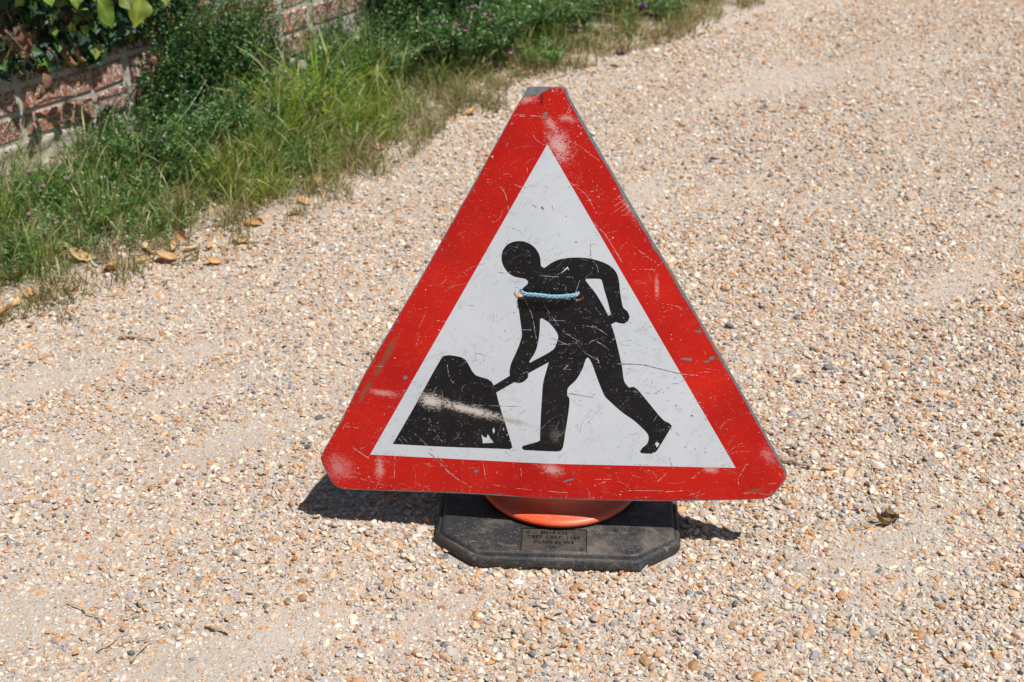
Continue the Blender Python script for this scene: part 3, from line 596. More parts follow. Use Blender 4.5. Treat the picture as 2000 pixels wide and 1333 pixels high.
while x<4.5:
    b.add([(x,-.02,1.387),(x+.44,-.02,1.387),(x+.44,.24,1.387),(x,.24,1.387),(x,-.02,1.43),(x+.44,-.02,1.43),(x+.44,.24,1.43),(x,.24,1.43),(x,.11,1.46),(x+.44,.11,1.46)],
      [[3,2,1,0],[0,1,5,4],[2,3,7,6],[4,5,9,8],[6,7,8,9],[0,4,8,7,3],[1,2,6,9,5]]); x+=.45
b.build('coping',M['footing'],wall)

# ---------------------------------------------------------------- vegetation builders
def frames(d,nrm):
    """rotation matrices (N,3,3) whose columns are: along, across, normal"""
    d=d/np.linalg.norm(d,axis=1)[:,None]; nrm=nrm-d*(nrm*d).sum(1)[:,None]; nrm/=np.linalg.norm(nrm,axis=1)[:,None]+1e-9
    return np.stack([d,np.cross(nrm,d),nrm],2)
def scatter(TV,TF,loc,fr,size,cols):
    TV=np.asarray(TV,float);N=len(loc);k=len(TV)
    V=np.einsum('nij,kj->nki',fr,TV)*np.asarray(size).reshape(N,1,1)+np.asarray(loc)[:,None,:]
    F=[[i+a*k for i in f] for a in range(N) for f in TF]
    return V.reshape(-1,3),F,np.repeat(cols,k,axis=0)
LEAF=([(0,0,0),(.3,.2,.05),(.65,.22,.06),(1,0,-.05),(.65,-.22,.06),(.3,-.2,.05),(.33,0,-.02),(.68,0,-.01)],[[0,6,1],[1,6,7,2],[2,7,3],[3,7,4],[4,7,6,5],[5,6,0]])
ROUND=([(0,0,0),(.15,.33,.04),(.55,.45,.08),(.9,.25,.03),(1,0,-.05),(.9,-.25,.03),(.55,-.45,.08),(.15,-.33,.04),(.5,0,-.02)],[[8,0,1],[8,1,2],[8,2,3],[8,3,4],[8,4,5],[8,5,6],[8,6,7],[8,7,0]])
_iv=[(0,.0),(-.12,.22),(-.02,.5),(.2,.36),(.38,.62),(.55,.30),(.78,.22),(1.05,0),(.78,-.22),(.55,-.30),(.38,-.62),(.2,-.36),(-.02,-.5),(-.12,-.22)]
IVY=([(x,y,.10*abs(y)-.10*x*x) for x,y in _iv]+[(.35,0,-.04)],[[14,i,(i+1)%14] for i in range(14)])
def blades(loc,height,width,lean,az,col,seg=4,head=None,curl=1.0):
    """grass blades; each bends over by `lean` towards azimuth az"""
    loc=np.asarray(loc,float);N=len(loc);t=np.linspace(0,1,seg+1)
    a0=lean[:,None]*.35; ang=a0+lean[:,None]*curl*t[None,:]**1.3
    st=height[:,None]/seg; dx=np.sin(ang)*st; dz=np.cos(ang)*st
    X=np.concatenate([np.zeros((N,1)),np.cumsum(dx[:,:-1],1)],1); Z=np.concatenate([np.zeros((N,1)),np.cumsum(dz[:,:-1],1)],1)
    w=np.array([.75,1,.85,.6,.06])[None,:seg+1] if seg==4 else np.linspace(1,.06,seg+1)[None,:]
    w=w*width[:,None]/2
    if head is not None:
        hw=np.array([.25,.2,.3,1.2,.25])[None,:]*width[:,None]/2*1.5; w=np.where(head[:,None],hw,w)
    tw=rng.uniform(0,3.14,N); cx,sx=np.cos(tw),np.sin(tw)
    ca,sa=np.cos(az)[:,None],np.sin(az)[:,None]
    P=np.stack([loc[:,0:1]+X*ca,loc[:,1:2]+X*sa,loc[:,2:3]+Z],2)
    wv=np.stack([cx[:,None]*w,sx[:,None]*w,0*w],2)
    V=np.stack([P-wv,P+wv],2).reshape(N*(seg+1)*2,3)
    b0=(np.arange(N)*(seg+1)*2)[:,None]+(np.arange(seg)*2)[None,:]
    F=np.stack([b0,b0+1,b0+3,b0+2],2).reshape(-1,4)
    return V,F,np.repeat(col,(seg+1)*2,axis=0)
def jitcol(c,N,amt=.25):
    c=np.asarray(c,float)
    if c.ndim==1: c=np.repeat(c[None],N,0)
    return np.clip(c*rng.uniform(1-amt,1+amt,(N,1))*rng.uniform(.92,1.08,(N,3)),0,1)
def pal(N,cols,w):
    w=np.array(w,float);return np.array(cols)[rng.choice(len(cols),N,p=w/w.sum())]
GREEN=[(.035,.10,.02),(.08,.19,.03),(.16,.30,.045),(.31,.44,.11),(.48,.52,.24)]  # palest tone puts highlights into the colour of some blades
def verge_pts(N,t0,t1,sf0,sf1,pw=1.,clump=8.,thr=0.,seed=0.):
    """N points in the strip between wall and drive; sf = fraction of the way to the drive edge"""
    out=[]
    while len(out)<N:
        t=rng.uniform(t0,t1); f=sf0+(sf1-sf0)*rng.random()**pw; s=f*vb(t)+.02
        if noise.noise(Vector((t*clump,s*clump,seed)))<thr-rng.random()*.3+max(0,f-.55)*.55*(pw==1): continue
        p=W(t,s); out.append((p.x,p.y,gh(p.x,p.y)-.002))
    return np.array(out)
def stuff_mesh(name,parts,mat):
    n=0;Vs=[];Fs=[];Cs=[]
    for V,F,c in parts:
        F=F.tolist() if isinstance(F,np.ndarray) else F
        Vs.append(V);Fs+= [[i+n for i in f] for f in F];Cs.append(c);n+=len(V)
    return mk(name,np.concatenate(Vs),Fs,mat,None,np.concatenate(Cs))
def mkblades(P,hm,hs,w,lm,cols,wts,amt=.3,head=0.,azm=None):
    N=len(P); h=np.abs(rng.normal(hm,hs,N))+.012; le=np.abs(rng.normal(lm,lm*.5,N))
    az=rng.uniform(0,6.28,N) if azm is None else rng.normal(azm,1.7,N)
    hd=rng.random(N)<head
    h=np.where(hd,h*1.35,h)*np.array([min(1.7,max(.45,1+1.5*noise.noise(Vector((p[0]*11,p[1]*11,4.))))) for p in P])
    c=jitcol(pal(N,cols,wts),N,amt); c[hd]=jitcol((.38,.38,.17),int(hd.sum()),.2)
    return blades(P,h,w*rng.uniform(.6,1.3,N),le,az,c,4,hd)
AZ=math.atan2(WN[1],WN[0])
# long grass of the verge
parts=[mkblades(verge_pts(10500,-1.0,.85,.20,.86,1.,8,-.08),.055,.024,.0024,.85,GREEN,[1.8,2.4,2.4,2.,.9],.35,.22,AZ),
       mkblades(verge_pts(5200,.75,3.6,.15,.72,1.,7,.0,4.),.065,.03,.0026,.8,GREEN,[2.5,2.6,1.6,.8,.3],.3,.12,AZ),
       mkblades(verge_pts(5200,-1.0,3.4,.1,.90,1.,9,-.02,9.),.035,.016,.0030,.9,GREEN,[2,2.5,2,1,.4],.3),
       mkblades(verge_pts(2600,.25,1.15,.45,.92,1.,6,.02,5.),.06,.025,.0028,.95,[(.30,.36,.06),(.22,.30,.05),(.40,.38,.14)],[2,2,1],.25,.1,AZ)]
parts+=[mkblades(verge_pts(1500,-1.0,.25,.03,.3,1.,9,-.1,51.),.07,.03,.0026,.7,GREEN,[1,2,2,2,1],.3,.3,AZ),
        mkblades(verge_pts(3200,.35,1.15,.25,.72,1.,5,.0,53.),.062,.025,.0024,.85,[(.42,.54,.07),(.32,.46,.05),(.52,.54,.17),(.15,.27,.04)],[2,2,1,1],.25,.12,AZ)]
tag(stuff_mesh('grass',parts,M['grass']),'long green and straw-tipped grass growing along the wall','grass',kind='stuff')
DRY=[(.36,.28,.16),(.24,.175,.11),(.46,.38,.23),(.17,.19,.06),(.24,.27,.09)]
parts=[mkblades(verge_pts(13000,-1.0,3.3,.58,1.09,1.01,9,.05,12.),.034,.018,.0024,1.,DRY,[2,2,1.3,2,2],.3,.1),
       mkblades(verge_pts(7000,-1.0,3.3,.35,1.0,1.,7,-.1,15.),.016,.010,.0030,1.5,DRY,[3,3,2,.6,.6],.35)]
tag(stuff_mesh('dry_grass',parts,M['grass']),'short dry brown and olive grass fringing the gravel drive','dry grass',kind='stuff')

def weed(base,h,nleaf,lsize,col,lean,az,tmpl=LEAF,stemc=(.12,.17,.05),spread=.0):
    """one leafy stem -> (tube, leaves)"""
    n=7;t=np.linspace(0,1,n); bend=lean*t**1.4*h
    P=np.stack([base[0]+bend*math.cos(az)+.008*np.sin(t*7+az*3),base[1]+bend*math.sin(az)+.008*np.cos(t*6+az),base[2]+h*t*(1-.25*lean*t)],1)
    tv,tf=tube(P,np.linspace(.0014,.0005,n),3,False)
    tt=rng.uniform(.08,1,nleaf); L=np.stack([np.interp(tt,t,P[:,i]) for i in range(3)],1)
    a=rng.uniform(0,6.28,nleaf); el=rng.uniform(-.2,.9,nleaf); d=np.stack([np.cos(a)*np.cos(el),np.sin(a)*np.cos(el),np.sin(el)],1)
    L+=d*spread*rng.random((nleaf,1))
    nr=np.tile([0,0,1.],(nleaf,1))+rng.normal(0,.5,(nleaf,3))
    return (tv,tf,np.tile(stemc,(len(tv),1))),scatter(tmpl[0],tmpl[1],L,frames(d,nr),lsize*rng.uniform(.5,1.3,nleaf),jitcol(col,nleaf,.35))
DG=[(.022,.065,.018),(.045,.12,.028),(.085,.195,.045),(.15,.27,.085)]
def weedpatch(pts,hm,nl,ls,cols,wts,lean=.7,tmpl=LEAF,spread=.012):
    out=[]
    for p in pts:
        c=np.array(cols)[rng.choice(len(cols),p=np.array(wts)/sum(wts))]
        a,b_=weed(p,abs(rng.normal(hm,hm*.35))+.02,nl,ls,c,abs(rng.normal(lean,.3)),rng.normal(AZ,1.3),tmpl,spread=spread); out+=[a,b_]
    return out
parts=weedpatch(verge_pts(700,.22,1.25,.0,.52,1.,5,-.05,21.),.13,40,.0105,DG,[2,3,3,1.5])
parts+=weedpatch(verge_pts(520,-.9,.3,.12,.7,1.,5,.0,23.),.06,22,.011,DG,[1,2,3,2])
parts+=weedpatch(verge_pts(300,1.15,3.4,.0,.55,1.,5,-.1,27.),.15,34,.012,DG,[2,3,3,1])
parts+=weedpatch(verge_pts(330,-.9,1.2,.3,.85,1.,6,.05,29.),.05,14,.011,DG,[1,1,2,2])
# weeds climbing and leaning up the brick face between the bare patches
cl=[]
for _ in range(1050):
    t=rng.uniform(.44,1.9); 
    if noise.noise(Vector((t*4.5,5.5,0)))<-.16+rng.uniform(-.1,.1) and t<1.1: continue
    if 1.1<t<1.34 and rng.random()<.85: continue
    p=W(t,rng.uniform(.015,.10)); cl.append((p.x,p.y,rng.uniform(0,.20) if t>.5 else rng.uniform(0,.06)))
parts+=weedpatch(cl,.22,44,.0105,DG,[2,3,3,2],.35)
tag(stuff_mesh('weeds',parts,M['leaf']),'small-leaved dark green weeds massed at the foot of the wall','weeds',kind='stuff')

# ---------------------------------------------------------------- ivy on the wall
ivy=empty('ivy',W(-.2,.05,.3)); tag(ivy,'dark green ivy hanging over the left end of the brick wall','ivy')
def zlow(t): return float(np.interp(t,[-1.2,-.3,-.05,.05,.18,.30,.42,.55,.62,.72,.9],[.29,.29,.30,.32,.30,.275,.31,.29,.33,.44,.7]))
LO=[];DR=[];NR=[];SZ=[];CO=[]
while len(LO)<6200:
    t=rng.uniform(-1.1,.95);zl=zlow(t);z=zl+ (1.30-zl)*rng.random()**1.35
    if noise.noise(Vector((t*9,z*9,2)))<-.28: continue
    prot=min(.42,.015+max(0,z-zl)*(.30 if z<.62 else .42)); s=prot*(1-.95*rng.random()**1.1)+.012  # upper overhang, out of view, is shaped to shade the ivy below
    p=W(t,s,z); LO.append(p); a=rng.normal(0,.8); dn=np.array([WD[0]*math.sin(a),WD[1]*math.sin(a),-math.cos(a)])+np.array([WN[0],WN[1],0])*rng.uniform(.0,.7)
    DR.append(dn); NR.append(np.array([WN[0],WN[1],.45])+rng.normal(0,.45,3)); SZ.append(rng.choice([.018,.025,.033,.040],p=[.3,.35,.25,.1]))
    q=rng.random(); CO.append((.014,.042,.020) if q<.5 else (.03,.08,.026) if q<.8 else (.10,.20,.045) if q<.95 else (.24,.30,.05))
LO=np.array(LO)
off=np.array(ivy.location)
V,F,c=scatter(IVY[0],IVY[1],LO-off,frames(np.array(DR),np.array(NR)),np.array(SZ),jitcol(np.array(CO),len(LO),.25)); mk('foliage',V,F,M['ivy'],ivy,c)
b=MB()
for _ in range(70):
    t=rng.uniform(-1,.85);zl=zlow(t); P=[W(t+rng.normal(0,.02)+k*rng.normal(0,.04),.012+.05*abs(math.sin(k+t*9))*(k>0),zl-.03+ (1.1-zl)*k/6*rng.uniform(.9,1.1)) -ivy.location for k in range(7)]
    b.add(*tube(spline(P,4),rng.uniform(.0018,.005),5))
for (a_,b_) in (((10,60),(75,125)),((35,55),(80,140)),((0,70),(30,105)),((120,100),(150,145)),((55,110),(60,170)),((95,95),(110,150))):
    def wp(px,py,s):
        x=(px-1000)/2777.8;v=-(py-666.5)/2777.8;D=np.array([x,math.cos(R(30))+v*.5,v*math.cos(R(30))-.5]);tt=((WP+s*WN)@WN)/(D[:2]@WN);return np.array([0,0,CH])+D*tt
    A=wp(*a_,.10);B=wp(*b_,.07);mid=(A+B)/2+rng.normal(0,.008,3); b.add(*tube(spline([A-off,mid-off,B-off],6),[.0042*(1-.7*i/12) for i in range(13)],6))
M['darkstem']=plain('ivy_stem',(.16,.105,.07),.85,.2,var=.5,scale=90)
b.build('stem',M['darkstem'],ivy,True)
def curled(L,Wd,curl,seed,fold=.25,lob=0.):
    r=np.random.default_rng(seed);nu,nv=9,7;V=[]
    for i in range(nu):
        u=i/(nu-1); w=math.sin(math.pi*min(1,max(0,u*.94+.03)))**.65*(1+lob*math.sin(u*17+seed))
        for j in range(nv):
            q=j/(nv-1)*2-1; x=(u-.5)*L;y=q*w*Wd/2
            z=curl*L*((u-.5)**2*1.6)+fold*Wd*q*q*.8+.08*L*noise.noise(Vector((u*3+seed,q*1.5,seed)))
            V.append((x,y,z))
    F=[[i*nv+j,(i+1)*nv+j,(i+1)*nv+j+1,i*nv+j+1] for i in range(nu-1) for j in range(nv-1)]
    V=np.array(V); st,sf=tube([(-L*.5,0,V[3][2]),(-L*.62,.004,V[3][2]+.002),(-L*.78,.002,V[3][2]+.004)],.0009,4)
    n=len(V); return np.vstack([V,st]),F+[[k+n for k in f] for f in sf]
DL=[(.60,.36,.16),(.66,.44,.23),(.50,.28,.12),(.68,.50,.31),(.56,.34,.18)]
def orient(V,rx,ry,rz):
    Mx=np.array((Matrix.Rotation(rz,3,'Z')@Matrix.Rotation(ry,3,'Y')@Matrix.Rotation(rx,3,'X'))); return V@Mx.T
k=0
for (px,py,L) in ((125,115,.055),(147,110,.045),(100,170,.06),(88,182,.045),(45,80,.06),(60,95,.05),(328,40,.035)):
    V,F=curled(L,L*.62,.5,k+3,.5,.25); V=orient(V,rng.uniform(-.6,.6),1.2,rng.uniform(0,6.28)); p=wp(px,py,.09)
    mk('dead_leaf',V+p-off,F,M['dead'],ivy,jitcol((.24,.13,.08),len(V),.08),True); k+=1
# broad yellow-green leaves hanging in front of the ivy
vine=empty('climbing_plant',W(.42,.16,.55)); tag(vine,'climber with broad yellow-green leaves dangling in front of the ivy','climbing plant')
vo_=np.array(vine.location)
def big(L,Wd,seed,curl,fold):
    V,F=curled(L,Wd,curl,seed,fold); V=V.copy(); u=V[:,0]/L+.5   # heart shape: broad near the stalk, drawn out to a point
    V[:,1]*=np.where(u<0,1,1.25-1.05*np.clip(u,0,1)**1.5); V[:,2]+=.10*Wd*np.sin(u*9+seed)*np.abs(V[:,1])/Wd*2; return V,F
for (px,py,L,Wd,rz,lean,s,cc) in ((207,28,.088,.062,.3,.15,.16,(.16,.25,.035)),(268,24,.080,.076,-.35,.35,.17,(.21,.27,.035)),(246,4,.060,.045,.5,-.2,.19,(.24,.31,.10)),(95,-4,.05,.04,.2,.3,.17,(.27,.40,.07)),(148,2,.045,.04,0,.2,.17,(.25,.38,.07)),(322,-8,.06,.05,0,.2,.17,(.33,.40,.10)),(180,-14,.05,.04,.2,.2,.17,(.2,.33,.06))):
    V,F=big(L,Wd,int(px),-.15,.10)
    X=np.array([WD[0]*math.sin(rz),WD[1]*math.sin(rz),-math.cos(rz)]); nrm=np.array([WN[0],WN[1],.35+lean]); fr=frames(X[None],nrm[None])[0]
    p=wp(px,py,s); c=jitcol(cc,len(V),.10); c=c*np.where(np.abs(V[:,1:2])<.05*Wd,1.25,.86)*(1-.35*(np.abs(V[:,1:2])>Wd*.36)*rng.uniform(0,.5,(len(V),1)))
    mk('leaf',V@fr.T+p-vo_,F,M['leaf'],vine,c,True)
b=MB(); b.add(*tube(spline([wp(207,-10,.16)-vo_,wp(225,-30,.17)-vo_,wp(250,-45,.18)-vo_,wp(322,-60,.18)-vo_],6),.0018,5)); b.add(*tube(spline([wp(262,-4,.17)-vo_,wp(255,-20,.18)-vo_,wp(250,-45,.18)-vo_],6),.0015,5)); b.add(*tube(spline([wp(95,-14,.17)-vo_,wp(150,-40,.17)-vo_,wp(250,-45,.18)-vo_],6),.0015,5)); b.build('stem',M['drystalk'],vine,True)

# ---------------------------------------------------------------- single plants standing on the verge and drive edge
def bush(name,px,py,rad,h,nst,nl,ls,cols,label,cat,tmpl=LEAF,flowers=0,grass=0,gc=GREEN,group=None):
    g=G(px,py); o=empty(name,(g.x,g.y,gh(g.x,g.y))); tag(o,label,cat,group)
    out=[];tips=[]
    for _ in range(nst):
        a=rng.uniform(0,6.28);r=rad*math.sqrt(rng.random())*.55; hh=h*rng.uniform(.55,1.1)*(1-.45*(r/rad)**2); c=np.array(cols)[rng.integers(len(cols))]
        s_,l_=weed((r*math.cos(a),r*math.sin(a),-.004),hh,nl,ls,c,rng.uniform(.2,1.0)*rad/h*1.1,a+rng.normal(0,.5),tmpl,spread=.02); out+=[s_,l_]; tips.append(s_[0][-1])
    if grass: 
        P=np.stack([rng.normal(0,rad*.3,grass),rng.normal(0,rad*.3,grass),np.full(grass,-.003)],1); out.append(mkblades(P,h*1.0,h*.3,.0036,.8,gc,[1]*len(gc),.3,.1))
    n=0;Vs=[];Fs=[];Cs=[]
    for V,F,c in out:
        F=F.tolist() if isinstance(F,np.ndarray) else F
        Vs.append(V);Fs+=[[i+n for i in f] for f in F];Cs.append(c);n+=len(V)
    mk('foliage',np.concatenate(Vs),Fs,M['leaf'],o,np.concatenate(Cs))
    for k in range(flowers):
        tp=tips[rng.integers(len(tips))]+rng.normal(0,.012,3)+np.array([0,0,.01]); V=[tuple(tp)];F=[]
        nP=5
        for i in range(nP):
            a=6.28*i/nP; e=np.array([math.cos(a),math.sin(a),.5]); f_=np.array([-math.sin(a),math.cos(a),0])
            j=len(V); V+=[tuple(tp+e*.004+f_*.0022),tuple(tp+e*.007),tuple(tp+e*.004-f_*.0022)]; F.append([0,j+2,j+1,j])
        mk('flower',V,F,M['petal'],o,jitcol((.62,.16,.42),len(V),.2))
    return o
bush('shrub',905,118,.27,.30,150,60,.0125,DG,'large dark green shrub with tiny pink flowers, behind the sign top','shrub',flowers=9)
bush('shrub',1075,62,.24,.22,95,54,.0125,DG,'low dark green shrub at the right of the pink flowered one','shrub')
bush('leafy_plant',1055,132,.075,.065,46,14,.018,[(.07,.17,.03),(.10,.22,.04)],'small bright green leafy plant directly beyond the top of the sign','plant',grass=60,gc=[(.09,.20,.04)])
bush('leafy_plant',1285,34,.13,.09,50,26,.012,DG,'flat green plant on the gravel edge beside the upper purple flower','plant',grass=50)
bush('leafy_plant',775,20,.22,.26,100,50,.012,DG,'dense green weed covering the wall where the bricks disappear','plant',flowers=3)
def tuft(px,py,rad,h,n,cols,label,lm=.7,w=.0032,cat='grass tuft',grp=None):
    g=G(px,py); P=np.stack([np.clip(rng.normal(0,rad,n),-1.5*rad,1.5*rad),np.clip(rng.normal(0,rad,n),-1.5*rad,1.5*rad),np.full(n,-.003)],1); V,F,c=mkblades(P,h,h*.3,w,lm,cols,[1]*len(cols),.3,.06)
    o=mk('grass_tuft',V*np.array([1,1,.82]),F,M['grass'],None,c); o.location=(g.x,g.y,gh(g.x,g.y)); tag(o,label,cat,grp)
YG=[(.44,.56,.06),(.36,.50,.05),(.52,.56,.12)]
tuft(600,262,.05,.15,430,YG,'large bright yellow-green grass tuft on the verge left of the sign',.75,.0042)
tuft(528,262,.035,.12,200,YG,'smaller yellow-green grass tuft left of the large bright one',.8,.004)
tuft(695,205,.05,.17,240,GREEN[1:4],'tall mid green grass tuft in front of the bare brick patch',.5,.0045)
tuft(640,150,.05,.18,200,GREEN[1:4],'tall pale green grass against the wall base',.35,.005)
tuft(962,208,.028,.075,120,[(.16,.20,.07),(.24,.26,.12),(.26,.20,.13)],'grey-green grass tuft on the gravel just left of the sign top',.9,.0028)
tuft(905,150,.02,.05,60,[(.2,.24,.08),(.3,.28,.14)],'little green tuft between the shrub and the grey-green tuft',.7,.0026)
tuft(838,258,.03,.05,90,[(.26,.22,.13),(.20,.16,.10),(.16,.19,.07)],'brown dry tuft left of the sign, midway up its edge',1.,.0026)
tuft(770,272,.035,.04,90,[(.26,.32,.08),(.22,.25,.08)],'flat yellowish green tuft nearest the left of the brown dry tuft',1.1,.0026)
tuft(700,325,.04,.06,110,DRY,'wispy dry tuft at the edge of the gravel below the bright tuft',.9,.0024)
tuft(648,352,.035,.06,110,DRY[:3],'reddish brown dry stems by a curled leaf at the gravel edge',.8,.0024)
tuft(95,600,.03,.045,60,DRY,'sparse brown seedling tuft beside the leaf nearest the left frame edge',.9,.0024)
tuft(130,628,.02,.035,26,[(.13,.16,.06),(.2,.2,.1)],'tiny dark green seedling alone on the gravel at lower left of the verge',.9,.0022)
tuft(1345,50,.05,.045,80,[(.22,.24,.1),(.28,.23,.14)],'thin dry grass at the far right end of the verge',.8,.003)

def arc_stem(name,pts,label,r=.0016,cat='stem',colr=(.24,.33,.09),grp=None):
    P=spline(np.array([tuple(p) for p in pts]),7); V,F=tube(P,np.linspace(r,r*.6,len(P)),5); return tag(mk(name,V,F,M['grass'],None,jitcol(colr,len(V),.1),True),label,cat,grp)
arc_stem('arching_stem',[G(1108,72)+Vector((0,0,.0)),G(1095,50,.10),G(1115,22,.16),G(1165,24,.14),G(1210,30,.10),G(1245,22,.09)],'long pale green stem arching over the verge towards the purple flower')
arc_stem('arching_stem',[G(1060,40,.12),G(1105,5,.16),G(1140,35,.12),G(1158,60,.06),G(1170,92,.0)],'pale green stem drooping down onto the gravel beyond the sign')
def knap(px,py,z,label,lean):
    p=G(px,py,z); o=empty('purple_flower',p); tag(o,label,'flower')
    N=60;V=[];F=[];cc=[]
    ax=Vector(lean).normalized(); q=ax.to_track_quat('Z','Y').to_matrix()
    for i in range(N):
        a=rng.uniform(0,6.28);e=rng.uniform(.1,1.3);d=q@Vector((math.cos(a)*math.sin(e),math.sin(a)*math.sin(e),math.cos(e)));s_=q@Vector((-math.sin(a),math.cos(a),0))*.0011
        L=rng.uniform(.010,.017);j=len(V);V+=[tuple(d*.003-s_),tuple(d*.003+s_),tuple(d*L+s_*1.2),tuple(d*L-s_*1.2)];F.append([j,j+1,j+2,j+3])
    mk('petals',V,F,M['petal'],o,jitcol((.22,.05,.40),len(V),.3))
    V,F=[],[];Vl,Fl=lathe([(0.001,-.016),(.006,-.013),(.0085,-.006),(.006,.002),(.001,.003)],14)
    Vl=[tuple(q@Vector(v_)) for v_ in Vl]; mk('flower_head',Vl,Fl,M['leaf'],o,jitcol((.06,.08,.04),len(Vl),.2),True)
    g=Vector((-.06,.10,-p.z)) ; st=[q@Vector((0,0,-.014)),q@Vector((0,0,-.04))+Vector((-.01,.02,-.01)),g*.6+Vector((0,0,.01)),g]
    V,F=tube(spline([tuple(a) for a in st],6),.0012,5); mk('stem',V,F,M['leaf'],o,jitcol((.12,.18,.06),len(V),.1),True)
knap(1254,14,.10,'purple thistle-like flower above the green verge at the top of the picture',(.3,-.2,.6))
knap(1212,104,.05,'dark purple flower nodding over bare gravel right of the sign top',(.9,-.3,.2))
def clock(px,py,s_,z,label):
    p=G(px,py,z); t_,ss=ts(p); o=empty('dandelion_clock',p); tag(o,label,'dandelion','white dandelion clocks')
    N=170;V=[];F=[]
    i=np.arange(N);ph=np.arccos(1-2*(i+.5)/N);th=i*2.39996
    for a,b_ in zip(ph,th):
        d=np.array([math.sin(a)*math.cos(b_),math.sin(a)*math.sin(b_),math.cos(a)])
        u=np.cross(d,[0,0,1.01]);u/=np.linalg.norm(u);w=np.cross(d,u);r=.0145;j=len(V)
        for k in range(5):
            an=6.283*k/5;e=(u*math.cos(an)+w*math.sin(an));f_=np.cross(d,e);j=len(V);V+=[tuple(d*r*.86-f_*.0002),tuple(d*r*.86+f_*.0002),tuple(d*r*1.04+e*.0028+f_*.0005),tuple(d*r*1.04+e*.0028-f_*.0005)];F.append([j,j+1,j+2,j+3])
    mk('seed_head',V,F,M['petal'],o,jitcol((.78,.77,.74),len(V),.08))
    V,F=tube(spline([(0,0,0),(.003,.004,-z*.5),(0,.012,-z)],6),.0014,6); mk('stem',V,F,M['leaf'],o,jitcol((.22,.25,.12),len(V),.1),True)
clock(57,150,0,.20,'dandelion clock in front of the ivy stems, leftmost of the white ones')
clock(524,24,0,.22,'dandelion clock near the top edge, highest of the white ones')
clock(590,127,0,.14,'dandelion clock above the bright grass, nearest the sign of the white ones')
# tiny pink flowers among the grass
b0=None
for (px,py,z) in ((99,380,.07),(58,420,.08),(138,428,.06),(147,421,.06),(106,316,.10),(143,312,.10),(115,322,.10),(82,365,.09),(146,374,.08),(182,424,.06),(132,351,.09),(57,336,.1),(112,437,.05),(1132,62,.06),(1142,72,.05),(923,15,.2),(948,30,.2),(957,40,.18),(998,105,.1)):
    p=G(px,py,z); V=[(0,0,0)];F=[]
    for i in range(6):
        a=6.28*i/6+rng.uniform(-.2,.2);e=np.array([math.cos(a),math.sin(a),.5]);f_=np.array([-math.sin(a),math.cos(a),0]);j=len(V)
        V+=[tuple(e*.005+f_*.003),tuple(e*.0095),tuple(e*.005-f_*.003)];F.append([0,j+2,j+1,j])
    o=mk('pink_flower',V,F,M['petal'],None,jitcol((.60,.20,.45),len(V),.2)); o.location=p; tag(o,'tiny pink flower among the long grass at the left' if px<500 else 'tiny pink flower near the shrubs beyond the sign','flower','tiny pink flowers in the grass at left' if px<500 else 'tiny pink flowers by the shrubs')
    g=-p.z; V,F=tube([(0,0,0),(.004,.003,g*.5),(.002,.01,g)],.0009,4); mk('stem',V,F,M['leaf'],o,jitcol((.12,.18,.06),len(V),.1))

# ---------------------------------------------------------------- fallen leaves, twigs, stones
LV=[(24,560,.085,.5,'big tan dead leaf half in the grass at the left frame edge'),(160,524,.062,.2,'pale tan curled leaf left of the brown one at the verge front'),(222,537,.055,1.2,'orange brown leaf lying right of the pale tan curled leaf'),
(288,502,.055,2.,'flat buff leaf at the grass edge below the seeding grass'),(325,519,.060,.1,'long straw coloured leaf lying in front of the cluster of leaves'),(277,522,.03,.9,'small straw leaf just below the flat buff leaf'),
(343,497,.030,1.4,'little upright brown leaf at the left of the leaf cluster'),(358,488,.035,2.2,'upright orange leaf at the back of the leaf cluster'),(374,497,.045,.6,'broad orange tan leaf in the middle of the leaf cluster'),(410,490,.034,1.5,'curled bright orange leaf at the right of the leaf cluster'),
(418,519,.044,.3,'grey buff leaf lying flat on the gravel right of the leaf cluster'),(108,506,.045,.1,'thin tan leaf under the grass at far left'),(496,447,.050,.15,'smooth orange leaf alone on the gravel by the grass tips'),
(474,478,.045,-.5,'orange leaf with a bent up tip, below the smooth orange leaf'),(597,404,.042,-.6,'narrow brown leaf on the gravel below the dry stems'),(578,428,.035,.2,'brown leaf with dark edge left of the narrow brown leaf'),
(626,370,.036,1.4,'curled orange leaf standing on edge among the dry stems'),(668,300,.040,.2,'tan leaf in the thinning grass below the bright tuft'),(738,296,.040,.1,'flat tan leaf on the gravel below the flat yellowish tuft'),(752,240,.042,1.,'pale leaf amid small tufts left of the sign'),
(905,132,.060,0.,'large buff leaf at the foot of the pink flowered shrub'),(921,222,.048,.5,'round tan leaf below the grey-green tuft'),(900,198,.045,.1,'tan leaf left of the grey-green tuft'),(950,140,.055,.2,'orange tan leaf under the far shrub edge'),(1000,140,.045,-.2,'buff leaf left of the small bright green plant'),(1030,150,.04,.4,'brown leaf in front of the small bright green plant'),
(235,338,.035,.2,'orange leaf in the grass below the footing'),(262,350,.04,.8,'broad tan leaf in the thick grass'),(1585,42,.034,.3,'brown leaf alone on the far gravel at the top right'),(1303,13,.05,.2,'yellow leaf by the upper purple flower'),
(60,590,.045,.5,'buff leaf fragment below the big tan leaf'),(36,606,.035,1.4,'small orange leaf fragment at the lower end of the verge'),(12,628,.05,.1,'grey brown leaf flat on the gravel at the left edge')]
